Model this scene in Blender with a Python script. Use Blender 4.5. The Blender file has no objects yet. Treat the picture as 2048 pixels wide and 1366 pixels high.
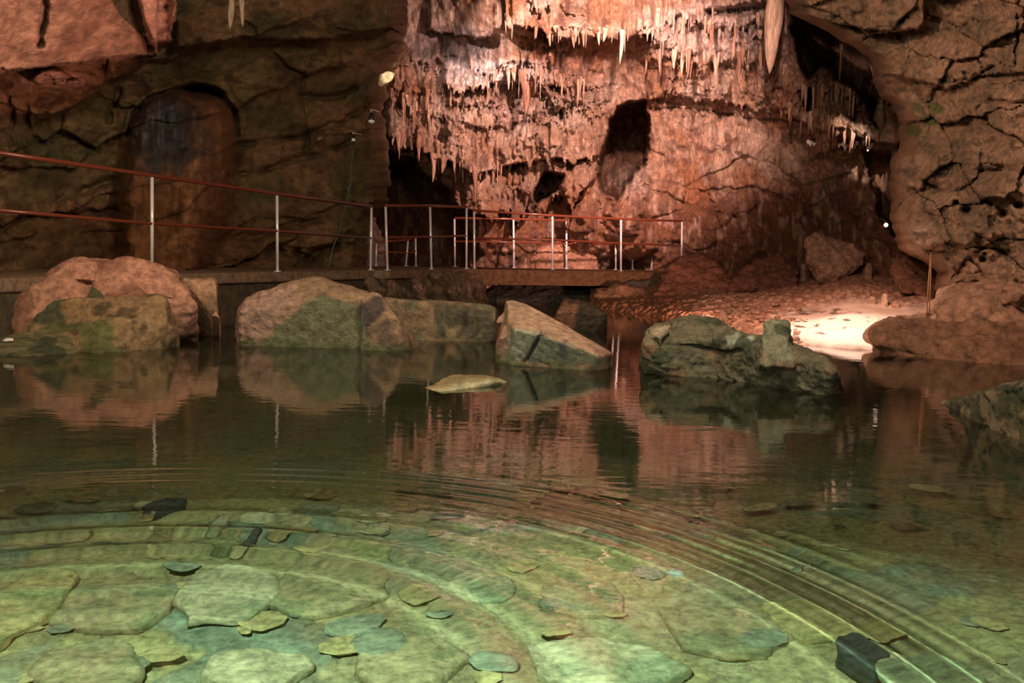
import bpy, bmesh, math, random
import numpy as np
from mathutils import Vector, Matrix

random.seed(7)
RNG = np.random.default_rng(7)
scene = bpy.context.scene
col = scene.collection

# ------------------------------------------------------------------ camera
F, CX, CY = 2000.0, 1024.0, 683.0
EYE = 0.92
PITCH = math.atan((683 - 500) / F)
ROLL = math.radians(1.3)
ROT = Matrix.Rotation(math.pi / 2 - PITCH, 3, 'X') @ Matrix.Rotation(ROLL, 3, 'Z')
cd = bpy.data.cameras.new('camera')
cam = bpy.data.objects.new('camera', cd)
col.objects.link(cam)
cam.matrix_world = Matrix.Translation((0, 0, EYE)) @ ROT.to_4x4()
cd.sensor_width = 36
cd.lens = 36 * F / 2048
cd.clip_end = 200
scene.camera = cam
RN = np.array(ROT)

def PA(u, v, D):
    """points seen at pixel (u,v), at forward distance D (arrays)"""
    u, v, D = np.broadcast_arrays(np.asarray(u, float), np.asarray(v, float), np.asarray(D, float))
    d = np.stack([(u - CX) / F, -(v - CY) / F, -np.ones_like(u)], -1) @ RN.T
    return np.array([0, 0, EYE]) + d * (D / d[..., 1])[..., None]

def P(u, v, D):
    return Vector(PA(u, v, D).tolist())

def ground(u, v, z=0.0):
    """point at pixel (u,v) on the level z"""
    d = RN @ np.array([(u - CX) / F, -(v - CY) / F, -1.0])
    t = (z - EYE) / d[2]
    return Vector((d[0] * t, d[1] * t, z))

def bed_point(u, v, z):
    """point of the level z (under water) seen at pixel (u,v) through the surface"""
    g = ground(u, v, 0.0); h = math.hypot(g.x, g.y)
    ci = (h / math.hypot(h, EYE)) / 1.333
    t = -z * ci / math.sqrt(1 - ci * ci)
    return Vector((g.x * (h + t) / h, g.y * (h + t) / h, z))

def project(p):
    q = (p - np.array([0, 0, EYE])) @ RN
    return CX + F * q[..., 0] / -q[..., 2], CY - F * q[..., 1] / -q[..., 2]

# ------------------------------------------------------------------ world, exposure
w = bpy.data.worlds.new('world'); scene.world = w
w.use_nodes = True
w.node_tree.nodes['Background'].inputs[0].default_value = (1.0, 0.62, 0.42, 1)
w.node_tree.nodes['Background'].inputs[1].default_value = 0.012
scene.view_settings.view_transform = 'Standard'
scene.view_settings.look = 'None'
scene.view_settings.exposure = 0.0
scene.view_settings.gamma = 1.0
scene.view_settings.use_curve_mapping = False
scene.cycles.max_bounces = 6
scene.cycles.adaptive_threshold = 0.03
scene.cycles.diffuse_bounces = 3
scene.cycles.glossy_bounces = 3
scene.cycles.transmission_bounces = 4

# ------------------------------------------------------------------ lamps of the show cave, with added fills
def aim(o, a, b):
    o.location = a
    o.rotation_euler = (Vector(b) - Vector(a)).to_track_quat('-Z', 'Y').to_euler()

def spot(a, b, power, color, angle=60, blend=0.5, radius=0.05):
    l = bpy.data.lights.new('spot_light', 'SPOT')
    l.energy = power; l.color = color; l.spot_size = math.radians(angle)
    l.spot_blend = blend; l.shadow_soft_size = radius
    o = bpy.data.objects.new('spot_light', l); col.objects.link(o); aim(o, a, b)
    return o

def area(a, b, power, color, size):
    l = bpy.data.lights.new('area_light', 'AREA')
    l.energy = power; l.color = color; l.shape = 'DISK'; l.size = size
    o = bpy.data.objects.new('area_light', l); col.objects.link(o); aim(o, a, b)
    return o

SALMON = (1.0, 0.50, 0.36)
PINK = (1.0, 0.63, 0.54)
# salmon floods on the far wall, from above the frame
spot(P(1300, -95, 11.6), P(1150, 215, 20), 6600, PINK, 60, 0.8, 0.10)
spot(P(1560, -95, 11.6), P(1450, 120, 19), 1500, (1, 0.62, 0.50), 50, 0.8, 0.08)
spot(P(905, -45, 16.0), P(1000, 150, 19.5), 900, (1, 0.74, 0.70), 44, 0.8, 0.04)
# added low fill washing up the far wall
spot(P(1420, 640, 12.8), P(1120, 300, 20), 520, SALMON, 80, 0.8, 0.10)
# lamp over the sand bank
spot(P(1500, -80, 9.4), P(1715, 650, 11.0), 1350, (1, 0.72, 0.60), 36, 1.0, 0.05)
spot(P(1500, -80, 9.4), P(1600, 600, 12.6), 900, SALMON, 44, 0.9, 0.05)
# salmon spot on the overhanging slab, upper left
spot(P(900, 560, 5.5), P(120, 20, 9.6), 850, (1.0, 0.43, 0.32), 24, 0.35, 0.03)
# weak warm fill added above the view for the left wall
area(P(60, -620, 4.5), P(420, 300, 13), 115, (1.0, 0.78, 0.46), 0.8)
# added area fill and unseen spots over the boulders and right wall
area(P(1350, -760, 4.2), P(1000, 640, 8.2), 190, (1.0, 0.74, 0.56), 0.7)
spot(P(700, -500, 6.0), P(2000, 330, 9.6), 1150, (1.0, 0.58, 0.40), 60, 0.8, 0.15)
spot(P(420, -420, 6.4), P(250, 560, 9.0), 190, SALMON, 26, 0.9, 0.06)
spot(P(1330, -260, 8.6), P(1080, 640, 8.1), 170, (1, 0.62, 0.48), 26, 0.9, 0.06)
# cold-white lamp by the camera side of the pool: lights the stony bed and the wet rock fronts
pool_lamp = spot((-0.5, 0.1, 2.9), (-0.1, 1.75, -0.4), 2000, (0.93, 1.0, 0.90), 74, 1.0, 0.12)
pool_lamp.data.cycles.is_caustics_light = True
spot((-1.2, -1.2, 2.6), (0.3, 8.0, 0.2), 620, (1.0, 0.97, 0.80), 46, 1.0, 0.25)

# ------------------------------------------------------------------ noise
def _hash(ix, iy, iz, s):
    h = (ix * 374761393 + iy * 668265263 + iz * 2147483647 + s * 1274126177) & 0xFFFFFFFF
    h = ((h ^ (h >> 13)) * 1103515245) & 0xFFFFFFFF
    h = ((h ^ (h >> 16)) * 2246822519) & 0xFFFFFFFF
    return ((h ^ (h >> 15)) & 0xFFFFFF) / float(0xFFFFFF)

def vnoise(x, y, z=0.0, s=0):
    x, y, z = np.broadcast_arrays(np.asarray(x, float), np.asarray(y, float), np.asarray(z, float))
    ix, iy, iz = (np.floor(a).astype(np.int64) for a in (x, y, z))
    fx, fy, fz = x - ix, y - iy, z - iz
    fx, fy, fz = (a * a * a * (a * (a * 6 - 15) + 10) for a in (fx, fy, fz))
    r = 0
    for dx in (0, 1):
        for dy in (0, 1):
            for dz in (0, 1):
                r = r + _hash(ix + dx, iy + dy, iz + dz, s) * (fx if dx else 1 - fx) * (fy if dy else 1 - fy) * (fz if dz else 1 - fz)
    return r * 2 - 1

def fbm(x, y, z=0.0, s=0, o=4, g=0.5):
    r, a, t = 0, 1.0, 0
    for i in range(o):
        r = r + a * vnoise(x * 2 ** i, y * 2 ** i, z * 2 ** i, s + i * 17); t += a; a *= g
    return r / t

def worley(x, y, s=0):
    """F1, F2, id of the nearest cell"""
    ix, iy = np.floor(x).astype(np.int64), np.floor(y).astype(np.int64)
    f1 = np.full(x.shape, 9.0); f2 = f1.copy(); idn = np.zeros(x.shape)
    gx = np.zeros(x.shape); gy = np.zeros(x.shape)
    for dx in (-1, 0, 1):
        for dy in (-1, 0, 1):
            cx_, cy_ = ix + dx, iy + dy
            px = cx_ + _hash(cx_, cy_, 0, s); py = cy_ + _hash(cx_, cy_, 1, s)
            d = np.hypot(px - x, py - y)
            n = d < f1
            f2 = np.where(n, f1, np.minimum(f2, d))
            idn = np.where(n, _hash(cx_, cy_, 2, s), idn)
            gx = np.where(n, x - px, gx); gy = np.where(n, y - py, gy)
            f1 = np.where(n, d, f1)
    return f1, f2, idn, gx, gy

def sst(x, a, b):
    t = np.clip((x - a) / (b - a), 0, 1)
    return t * t * (3 - 2 * t)

def blob(U, V, cx, cy, rx, ry, rot=0, soft=0.35, wob=0.25, s=0):
    a = math.radians(rot)
    x, y = U - cx, V - cy
    p, q = (x * math.cos(a) + y * math.sin(a)) / rx, (-x * math.sin(a) + y * math.cos(a)) / ry
    r = np.hypot(p, q) + wob * fbm(U / 28, V / 28, 0, 91 + s, 3)
    return 1 - sst(r, 1 - soft, 1 + soft)

def polydist(U, V, pts):
    d = np.full(U.shape, 1e9)
    for (x0, y0), (x1, y1) in zip(pts[:-1], pts[1:]):
        dx, dy = x1 - x0, y1 - y0
        t = np.clip(((U - x0) * dx + (V - y0) * dy) / (dx * dx + dy * dy + 1e-9), 0, 1)
        d = np.minimum(d, np.hypot(U - x0 - t * dx, V - y0 - t * dy))
    return d

def inpoly(U, V, pts):
    r = np.zeros(U.shape, bool)
    n = len(pts)
    for i in range(n):
        x0, y0 = pts[i]; x1, y1 = pts[(i + 1) % n]
        if y0 == y1: continue
        c = ((V < y0) != (V < y1)) & (U < (x1 - x0) * (V - y0) / (y1 - y0) + x0)
        r ^= c
    return r

def softpoly(U, V, pts, soft=8, wob=6, s=0):
    U = U + wob * fbm(U / 20, V / 20, 0, 300 + s, 3); V = V + wob * fbm(U / 20, V / 20, 0, 400 + s, 3)
    d = polydist(U, V, list(pts) + [pts[0]])
    sd = np.where(inpoly(U, V, pts), d, -d)
    return sst(sd, -soft, soft)

def mixc(c, k, m):
    return c * (1 - m[..., None]) + np.array(k) * m[..., None]

# ------------------------------------------------------------------ object helpers
def tag(o, label=None, cat=None, group=None, kind=None):
    if label: o['label'] = label
    if cat: o['category'] = cat
    if group: o['group'] = group
    if kind: o['kind'] = kind
    return o

def mesh_obj(name, verts, faces, mat=None, parent=None, colors=None, smooth=True):
    me = bpy.data.meshes.new(name)
    verts = np.asarray(verts, np.float32).reshape(-1, 3)
    if isinstance(faces, np.ndarray):
        k = faces.shape[1]
        me.vertices.add(len(verts)); me.vertices.foreach_set('co', verts.ravel())
        me.loops.add(faces.size); me.loops.foreach_set('vertex_index', faces.ravel().astype(np.int32))
        me.polygons.add(len(faces))
        me.polygons.foreach_set('loop_start', (np.arange(len(faces)) * k).astype(np.int32))
        me.update(calc_edges=True); me.validate()
    else:
        me.from_pydata(verts.tolist(), [], faces)
    if smooth: me.polygons.foreach_set('use_smooth', np.ones(len(me.polygons), bool))
    if colors is not None:
        a = me.color_attributes.new('tint', 'FLOAT_COLOR', 'POINT')
        c = np.ones((len(verts), 4), np.float32); c[:, :3] = np.clip(np.asarray(colors).reshape(-1, 3), 0, 1)
        a.data.foreach_set('color', c.ravel())
    if mat: me.materials.append(mat)
    o = bpy.data.objects.new(name, me); col.objects.link(o)
    if parent: o.parent = parent
    return o

def empty(name, loc):
    o = bpy.data.objects.new(name, None); col.objects.link(o); o.location = loc
    o.empty_display_size = 0.1
    bpy.context.view_layer.update()
    return o

def adopt(o, parent):
    """parent o, keeping its world coordinates (vertices are moved into the parent's frame)"""
    o.parent = parent
    o.data.transform(Matrix.Translation(-parent.location))
    return o

def recenter(o):
    me = o.data
    c = np.empty(len(me.vertices) * 3, np.float32); me.vertices.foreach_get('co', c); c = c.reshape(-1, 3)
    b = Vector(((c[:, 0].min() + c[:, 0].max()) / 2, (c[:, 1].min() + c[:, 1].max()) / 2, c[:, 2].min()))
    b = Vector([float(q) for q in b])
    me.transform(Matrix.Translation(-b)); o.location = b
    return o

def gridfaces(nv, nu, keep=None):
    i = np.arange(nv * nu).reshape(nv, nu)
    f = np.stack([i[:-1, :-1], i[1:, :-1], i[1:, 1:], i[:-1, 1:]], -1)
    if keep is not None: f = f[keep[:-1, :-1] & keep[1:, :-1] & keep[1:, 1:] & keep[:-1, 1:]]
    return f.reshape(-1, 4)

# ------------------------------------------------------------------ materials
def mat_new(name):
    m = bpy.data.materials.new(name); m.use_nodes = True
    nt = m.node_tree
    return m, nt, nt.nodes['Principled BSDF']

def N(nt, kind, **kw):
    n = nt.nodes.new(kind)
    for k, v in kw.items():
        if k.startswith('i_'): n.inputs[int(k[2:])].default_value = v
        else: setattr(n, k, v)
    return n

def rock_mat(name, scale=1.0, bump=0.5, rough=0.8, base=None, stretch=(1, 1, 1), pit=0.5, spec=0.3, dist=0.03, var=0.55):
    m, nt, b = mat_new(name); L = nt.links.new
    tc = N(nt, 'ShaderNodeNewGeometry')
    mp = N(nt, 'ShaderNodeMapping'); mp.inputs['Scale'].default_value = stretch
    L(tc.outputs['Position'], mp.inputs[0])
    n1 = N(nt, 'ShaderNodeTexNoise'); n1.inputs['Scale'].default_value = 7 * scale; n1.inputs['Detail'].default_value = 9; n1.inputs['Roughness'].default_value = 0.65
    n2 = N(nt, 'ShaderNodeTexNoise'); n2.inputs['Scale'].default_value = 1.8 * scale; n2.inputs['Detail'].default_value = 6; n2.inputs['Roughness'].default_value = 0.6; n2.inputs['Distortion'].default_value = 0.6
    vo = N(nt, 'ShaderNodeTexVoronoi', feature='DISTANCE_TO_EDGE'); vo.inputs['Scale'].default_value = 2.2 * scale
    for t in (n1, n2): L(mp.outputs[0], t.inputs['Vector'])
    mx = N(nt, 'ShaderNodeMixRGB', blend_type='LINEAR_LIGHT'); mx.inputs[0].default_value = 0.35
    L(mp.outputs[0], mx.inputs[1]); L(n2.outputs['Color'], mx.inputs[2]); L(mx.outputs[0], vo.inputs['Vector'])
    # colour
    if base is None:
        at = N(nt, 'ShaderNodeAttribute'); at.attribute_name = 'tint'; src = at.outputs['Color']
    else:
        rg = N(nt, 'ShaderNodeRGB'); rg.outputs[0].default_value = (*base, 1); src = rg.outputs[0]
    r1 = N(nt, 'ShaderNodeMapRange'); r1.inputs[1].default_value = 0.3; r1.inputs[2].default_value = 0.7
    r1.inputs[3].default_value = 1 - var; r1.inputs[4].default_value = 1 + var
    L(n1.outputs['Fac'], r1.inputs[0])
    mu = N(nt, 'ShaderNodeMixRGB', blend_type='MULTIPLY'); mu.inputs[0].default_value = 1
    L(src, mu.inputs[1]); L(r1.outputs[0], mu.inputs[2])
    cr = N(nt, 'ShaderNodeMapRange'); cr.inputs[1].default_value = 0.0; cr.inputs[2].default_value = 0.035
    cr.inputs[3].default_value = 1 - 0.45 * pit; cr.inputs[4].default_value = 1
    L(vo.outputs['Distance'], cr.inputs[0])
    mu2 = N(nt, 'ShaderNodeMixRGB', blend_type='MULTIPLY'); mu2.inputs[0].default_value = 1
    L(mu.outputs[0], mu2.inputs[1]); L(cr.outputs[0], mu2.inputs[2])
    L(mu2.outputs[0], b.inputs['Base Color'])
    n3 = N(nt, 'ShaderNodeTexNoise'); n3.inputs['Scale'].default_value = 26 * scale; n3.inputs['Detail'].default_value = 6; n3.inputs['Roughness'].default_value = 0.7
    L(mp.outputs[0], n3.inputs['Vector'])
    # bump
    sm_ = N(nt, 'ShaderNodeMath', operation='MULTIPLY_ADD'); sm_.inputs[1].default_value = 0.45
    L(n3.outputs['Fac'], sm_.inputs[0]); L(n1.outputs['Fac'], sm_.inputs[2])
    ad = N(nt, 'ShaderNodeMath', operation='MULTIPLY_ADD'); ad.inputs[1].default_value = 0.6 * pit
    L(cr.outputs[0], ad.inputs[0]); L(sm_.outputs[0], ad.inputs[2])
    bp = N(nt, 'ShaderNodeBump'); bp.inputs['Strength'].default_value = bump; bp.inputs['Distance'].default_value = dist * 3
    L(ad.outputs[0], bp.inputs['Height']); L(bp.outputs[0], b.inputs['Normal'])
    b.inputs['Roughness'].default_value = rough
    b.inputs['Specular IOR Level'].default_value = spec
    return m

def plain_mat(name, c, rough=0.5, metal=0.0, emit=None, strength=1.0, noise=0.15, nscale=40):
    m, nt, b = mat_new(name); L = nt.links.new
    n = N(nt, 'ShaderNodeTexNoise'); n.inputs['Scale'].default_value = nscale; n.inputs['Detail'].default_value = 5
    r = N(nt, 'ShaderNodeMapRange'); r.inputs[3].default_value = 1 - noise; r.inputs[4].default_value = 1 + noise
    L(n.outputs['Fac'], r.inputs[0])
    g = N(nt, 'ShaderNodeRGB'); g.outputs[0].default_value = (*c, 1)
    mu = N(nt, 'ShaderNodeMixRGB', blend_type='MULTIPLY'); mu.inputs[0].default_value = 1
    L(g.outputs[0], mu.inputs[1]); L(r.outputs[0], mu.inputs[2]); L(mu.outputs[0], b.inputs['Base Color'])
    b.inputs['Roughness'].default_value = rough; b.inputs['Metallic'].default_value = metal
    if emit:
        b.inputs['Emission Color'].default_value = (*emit, 1); b.inputs['Emission Strength'].default_value = strength
    return m

M_LEFT = rock_mat('left wall limestone', 0.9, 0.8, 0.62, stretch=(1, 1, 1.6), pit=0.0, spec=0.35)
M_BACK = rock_mat('far wall flowstone', 0.9, 0.9, 0.75, stretch=(1.6, 1.6, 0.6), pit=0.0, dist=0.05)
M_RIGHT = rock_mat('right wall limestone', 1.6, 0.9, 0.8, pit=0.0)
M_ROCK = rock_mat('boulder limestone', 2.2, 1.0, 0.7, pit=0.12, spec=0.4, dist=0.014)
M_SMOOTH = rock_mat('smooth wet rock', 1.0, 0.3, 0.45, pit=0.2, spec=0.5, dist=0.01, var=0.35)
M_BED = rock_mat('pool bed', 5.0, 0.5, 0.8, pit=0.6, dist=0.006)
M_SAND = rock_mat('sand', 5, 0.35, 0.9, pit=0.0, dist=0.006, var=0.2)
M_STAL = rock_mat('stalactite calcite', 1.5, 0.5, 0.6, base=(0.58, 0.40, 0.30), stretch=(2, 2, 0.4), pit=0.1)
M_PALE = rock_mat('pale stalactite calcite', 2.5, 0.4, 0.45, base=(0.42, 0.34, 0.24), stretch=(2, 2, 0.4), pit=0.1)
M_CONC = rock_mat('walkway concrete', 2.0, 0.3, 0.75, base=(0.22, 0.15, 0.10), pit=0.1, dist=0.008)
M_STEEL = plain_mat('brushed steel', (0.93, 0.92, 0.97), 0.30, 0.1, noise=0.05)
M_STEEL.node_tree.nodes['Principled BSDF'].inputs['Coat Weight'].default_value = 1.0
M_STEEL.node_tree.nodes['Principled BSDF'].inputs['Coat IOR'].default_value = 2.2
M_STEEL.node_tree.nodes['Principled BSDF'].inputs['Coat Roughness'].default_value = 0.12
M_RAIL = plain_mat('red-brown painted rail', (0.18, 0.042, 0.022), 0.2, 0.0, noise=0.1)
M_DARK = plain_mat('dark lamp housing', (0.05, 0.05, 0.05), 0.4, 0.3)
M_GLASS = plain_mat('lamp glass', (0.8, 0.8, 0.75), 0.2, 0, emit=(1, 0.9, 0.8), strength=0.15)
M_BULB = plain_mat('bare bulb', (0.9, 0.85, 0.8), 0.3, 0, emit=(1, 0.75, 0.6), strength=1.2)
M_CABLE = plain_mat('grey-green cable', (0.10, 0.14, 0.12), 0.5)
M_ROPE = plain_mat('brown cord', (0.40, 0.20, 0.09), 0.8)
M_WHITE = plain_mat('white scrap', (0.85, 0.82, 0.80), 0.6)

# ------------------------------------------------------------------ walls
def interp_pts(pts):
    xs = [p[0] for p in pts]; ys = [p[1] for p in pts]
    return lambda u: np.interp(u, xs, ys)

def curtain(U, V, edge, h, A, jag=18, period=9, seed=0, fade=25, lo=0.35):
    """a hanging mass: swells outward down to a ragged lower edge, then steps back"""
    e = interp_pts(edge)(U)
    a, b = edge[0][0], edge[-1][0]
    n = vnoise(U / period, 0.5 + 0 * U, 0, seed) * 0.6 + vnoise(U / (period * 0.45), 3.5 + 0 * U, 0, seed + 5) * 0.4
    e = e + jag * np.clip(n + 0.1, 0, 1) ** 1.3 * 1.8 + jag * 0.6 * vnoise(U / (period * 5), 7.5 + 0 * U, 0, seed + 9)
    t = (V - (e - h)) / h
    r = np.where(V < e, lo * sst(t, -0.3, 0.1) + (1 - lo) * sst(t, 0, 1.0), 0)
    r = r * (1 - sst(V, e - 1.5, e + 1.5))
    return A * r * sst(U, a, a + fade) * (1 - sst(U, b - fade, b))

# ---- far wall
def back_depth(U, V):
    D = np.interp(U, [600, 760, 900, 960, 1100, 1250, 1400, 1560, 1700, 1900, 2100],
                     [22, 21.6, 20.9, 20.4, 20.2, 20.4, 19.8, 18.6, 17.4, 16.0, 15.5])
    D = D - 2.8 * (1 - sst(V, -60, 230)) * sst(U, 820, 1050)          # the vault leans forward
    D = D - 0.9 * sst(V, 430, 620) * sst(U, 1250, 1450)
    R = np.zeros_like(D)
    wx = U + 10 * fbm(U / 40, V / 40, 0, 3, 3); wy = V + 10 * fbm(U / 40, V / 40, 0, 8, 3)
    # hanging masses
    cs = [
        ([(990, 48), (1050, 52), (1100, 66), (1180, 78), (1250, 76), (1320, 66)], 100, 1.7, 14, 8, 1),
        ([(840, 60), (900, 62), (960, 72), (1000, 70)], 80, 0.7, 8, 10, 2),
        ([(1280, 60), (1360, 30), (1420, 60), (1480, 40), (1560, 62)], 70, 0.7, 26, 9, 3),
        ([(1270, 120), (1340, 110), (1400, 130), (1480, 120), (1570, 150)], 80, 0.8, 24, 8, 4),
        ([(1285, 200), (1360, 195), (1440, 205), (1520, 215), (1600, 225)], 90, 0.8, 12, 8, 5),
        ([(870, 160), (930, 175), (1000, 165), (1090, 165), (1180, 185)], 60, 0.9, 22, 8, 6),
        ([(760, 205), (820, 222), (880, 235), (960, 250), (1060, 240), (1180, 250)], 80, 0.7, 20, 8, 7),
        ([(760, 262), (830, 290), (890, 330), (950, 352), (1010, 330), (1090, 322), (1210, 310)], 110, 1.1, 26, 10, 8),
        ([(890, 420), (960, 430), (1040, 420), (1080, 380), (1140, 390), (1200, 370)], 90, 0.9, 34, 12, 9),
        ([(1600, 120), (1640, 165), (1700, 200), (1740, 190)], 70, 0.7, 22, 8, 10),
        ([(1540, 205), (1600, 240), (1660, 268), (1740, 280), (1830, 290)], 90, 0.9, 8, 9, 11),
        ([(1740, 150), (1780, 170), (1800, 175)], 80, 0.8, 20, 8, 12),
        ([(1060, 150), (1090, 190), (1120, 210), (1150, 190), (1180, 150)], 90, 0.8, 20, 8, 13),
    ]
    for e, h, A, j, p, s in cs:
        R = np.maximum(R, curtain(U, V, e, h, A, j, p, s * 11))
    rs = random.Random(5)
    for q in range(120):
        zone = rs.choice(((780, 1210, 110, 400), (780, 1210, 110, 400), (1010, 1560, 0, 190), (1300, 1560, 40, 215), (1560, 1800, 160, 300)))
        x0 = rs.uniform(zone[0], zone[1]); y0 = rs.uniform(zone[2], zone[3]); w_ = rs.uniform(35, 120); tl = rs.uniform(-18, 18)
        R = np.maximum(R, 0) * 1.0 + np.minimum(R, 0) + curtain(U, V, [(x0 - w_ / 2, y0 - tl), (x0, y0 + rs.uniform(0, 14)), (x0 + w_ / 2, y0 + tl)], rs.uniform(24, 70), rs.uniform(0.10, 0.32), rs.uniform(10, 24), rs.uniform(4, 8), 500 + q, 14, 0.1)
    # drapery flutes
    drape = blob(U, V, 1030, 270, 270, 190, s=1) + blob(U, V, 1450, 110, 180, 130, s=2) + blob(U, V, 1690, 200, 110, 90, s=3)
    drape = np.clip(drape, 0.15, 1)
    ridg = 1 - 2 * np.abs(fbm(wx / 17, wy / 70, 0, 21, 4))
    R = R + 0.34 * drape * ridg * np.clip(0.5 + vnoise(U / 60, V / 60, 0, 33), 0.1, 1)
    R = R + 0.22 * fbm(wx / 7, wy / 26, 0, 23, 3) * drape + 0.10 * fbm(wx / 11, wy / 9, 0, 24, 3) * blob(U, V, 1060, 330, 240, 150, s=6)
    # lumps
    R = R + 0.5 * fbm(U / 90, V / 90, 0, 41, 4) + 0.12 * fbm(U / 16, V / 16, 0, 43, 4)
    # fractured beds, right of the gap and below
    f1, f2, idn, gx, gy = worley(wx / 95 + 3, wy / 62, 5)
    blk = np.clip(blob(U, V, 1440, 330, 190, 140, s=4) + blob(U, V, 1500, 470, 330, 90, s=5), 0, 1)
    R = R + blk * (0.30 * (idn - 0.5) + 0.25 * gx * (idn - .3) - 0.12 * (1 - sst(f2 - f1, 0, 0.06)) * sst(fbm(U / 60, V / 60, 0, 44, 2), 0.0, 0.3))
    # columns and mounds at the foot
    for cu, cv, rx, ry, A in ((945, 420, 36, 90, .8), (1000, 470, 40, 60, .7), (1150, 430, 30, 80, 0.9), (1185, 410, 25, 100, 0.5),
                              (1250, 400, 34, 90, 1.1), (1215, 470, 70, 60, 0.9), (1310, 460, 60, 90, .7), (1400, 480, 30, 70, .6),
                              (1660, 215, 34, 60, 0.7), (1672, 265, 46, 50, 0.8), (1470, 470, 50, 60, .5)):
        R = R + A * blob(U, V, cu, cv, rx, ry, soft=0.6, s=cu)
    # gap and hollows
    hol = softpoly(U, V, [(1262, 205), (1290, 205), (1296, 250), (1290, 330), (1276, 330), (1266, 350), (1256, 362), (1234, 402), (1210, 386), (1196, 345), (1206, 300), (1225, 240), (1240, 215)], 5, 8)
    R = R - 7.5 * hol
    hol = softpoly(U, V, [(1070, 380), (1090, 342), (1128, 350), (1115, 375), (1085, 400), (1062, 425)], 4, 6, 3)
    R = R - 2.4 * hol
    hol = softpoly(U, V, [(1590, 20), (1750, 100), (1755, 160), (1750, 255), (1730, 200), (1690, 165), (1650, 130), (1620, 160), (1600, 120), (1585, 60)], 6, 8, 5)
    R = R - 2.6 * hol
    hol = softpoly(U, V, [(1605, 170), (1625, 180), (1632, 215), (1612, 222), (1600, 200)], 4, 5, 6)
    R = R - 1.8 * hol
    hol = softpoly(U, V, [(1725, 300), (1775, 305), (1800, 430), (1800, 480), (1760, 420), (1745, 340)], 8, 8, 7)
    R = R - 1.5 * hol
    hol = softpoly(U, V, [(770, 300), (830, 330), (880, 380), (930, 430), (930, 560), (760, 600), (700, 500), (740, 300)], 14, 14, 8)
    R = R - 5.0 * hol
    hol = softpoly(U, V, [(1410, 20), (1560, 5), (1500, 75), (1488, 60), (1520, 30), (1420, 30)], 3, 4, 9)
    R = R - 0.9 * hol
    for cr in ([(1288, 215), (1400, 218), (1500, 235), (1590, 240)], [(1290, 370), (1380, 410), (1470, 435)], [(1430, 220), (1425, 330), (1440, 400)],
               [(1560, 285), (1565, 340), (1600, 370), (1700, 350)], [(1480, 250), (1470, 300), (1500, 330)], [(1400, 380), (1500, 375), (1580, 400)]):
        d = polydist(U + 5 * fbm(U / 15, V / 15, 0, 51, 2), V + 5 * fbm(U / 15, V / 15, 0, 52, 2), cr)
        R = R - 0.2 * np.exp(-(d / 2.6) ** 2)
    return D - R

U, V = np.meshgrid(np.arange(640, 1960, 2.1), np.arange(-150, 640, 2.1))
DB = back_depth(U, V)
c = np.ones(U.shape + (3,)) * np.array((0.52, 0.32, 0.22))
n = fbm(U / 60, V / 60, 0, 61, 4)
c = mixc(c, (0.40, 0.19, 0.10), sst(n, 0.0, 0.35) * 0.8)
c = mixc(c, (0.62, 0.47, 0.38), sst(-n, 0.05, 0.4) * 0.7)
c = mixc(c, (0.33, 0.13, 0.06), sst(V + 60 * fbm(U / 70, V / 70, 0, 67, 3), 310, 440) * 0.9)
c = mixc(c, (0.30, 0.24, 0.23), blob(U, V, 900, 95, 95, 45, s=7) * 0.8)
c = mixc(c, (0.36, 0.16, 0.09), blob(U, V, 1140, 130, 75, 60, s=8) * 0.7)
c = mixc(c, (0.80, 0.66, 0.62), blob(U, V, 985, 145, 115, 26, s=9) * 0.9)  # white-pink glow of the lit shelf, put into the colour
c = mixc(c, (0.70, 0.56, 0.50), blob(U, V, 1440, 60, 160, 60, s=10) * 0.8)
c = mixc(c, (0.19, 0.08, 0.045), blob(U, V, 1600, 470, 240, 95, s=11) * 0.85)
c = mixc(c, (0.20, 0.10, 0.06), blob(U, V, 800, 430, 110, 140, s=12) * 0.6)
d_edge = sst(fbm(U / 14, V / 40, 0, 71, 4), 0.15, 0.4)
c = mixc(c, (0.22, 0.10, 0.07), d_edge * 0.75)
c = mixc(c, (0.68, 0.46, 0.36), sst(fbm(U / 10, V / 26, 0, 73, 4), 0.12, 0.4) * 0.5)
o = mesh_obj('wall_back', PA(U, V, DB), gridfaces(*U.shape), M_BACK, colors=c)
tag(o, kind='structure')
def back_at(u, v):
    i = min(max(int((v + 150) / 2.1), 0), DB.shape[0] - 1); j = min(max(int((u - 640) / 2.1), 0), DB.shape[1] - 1)
    return float(DB[i, j])

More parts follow.
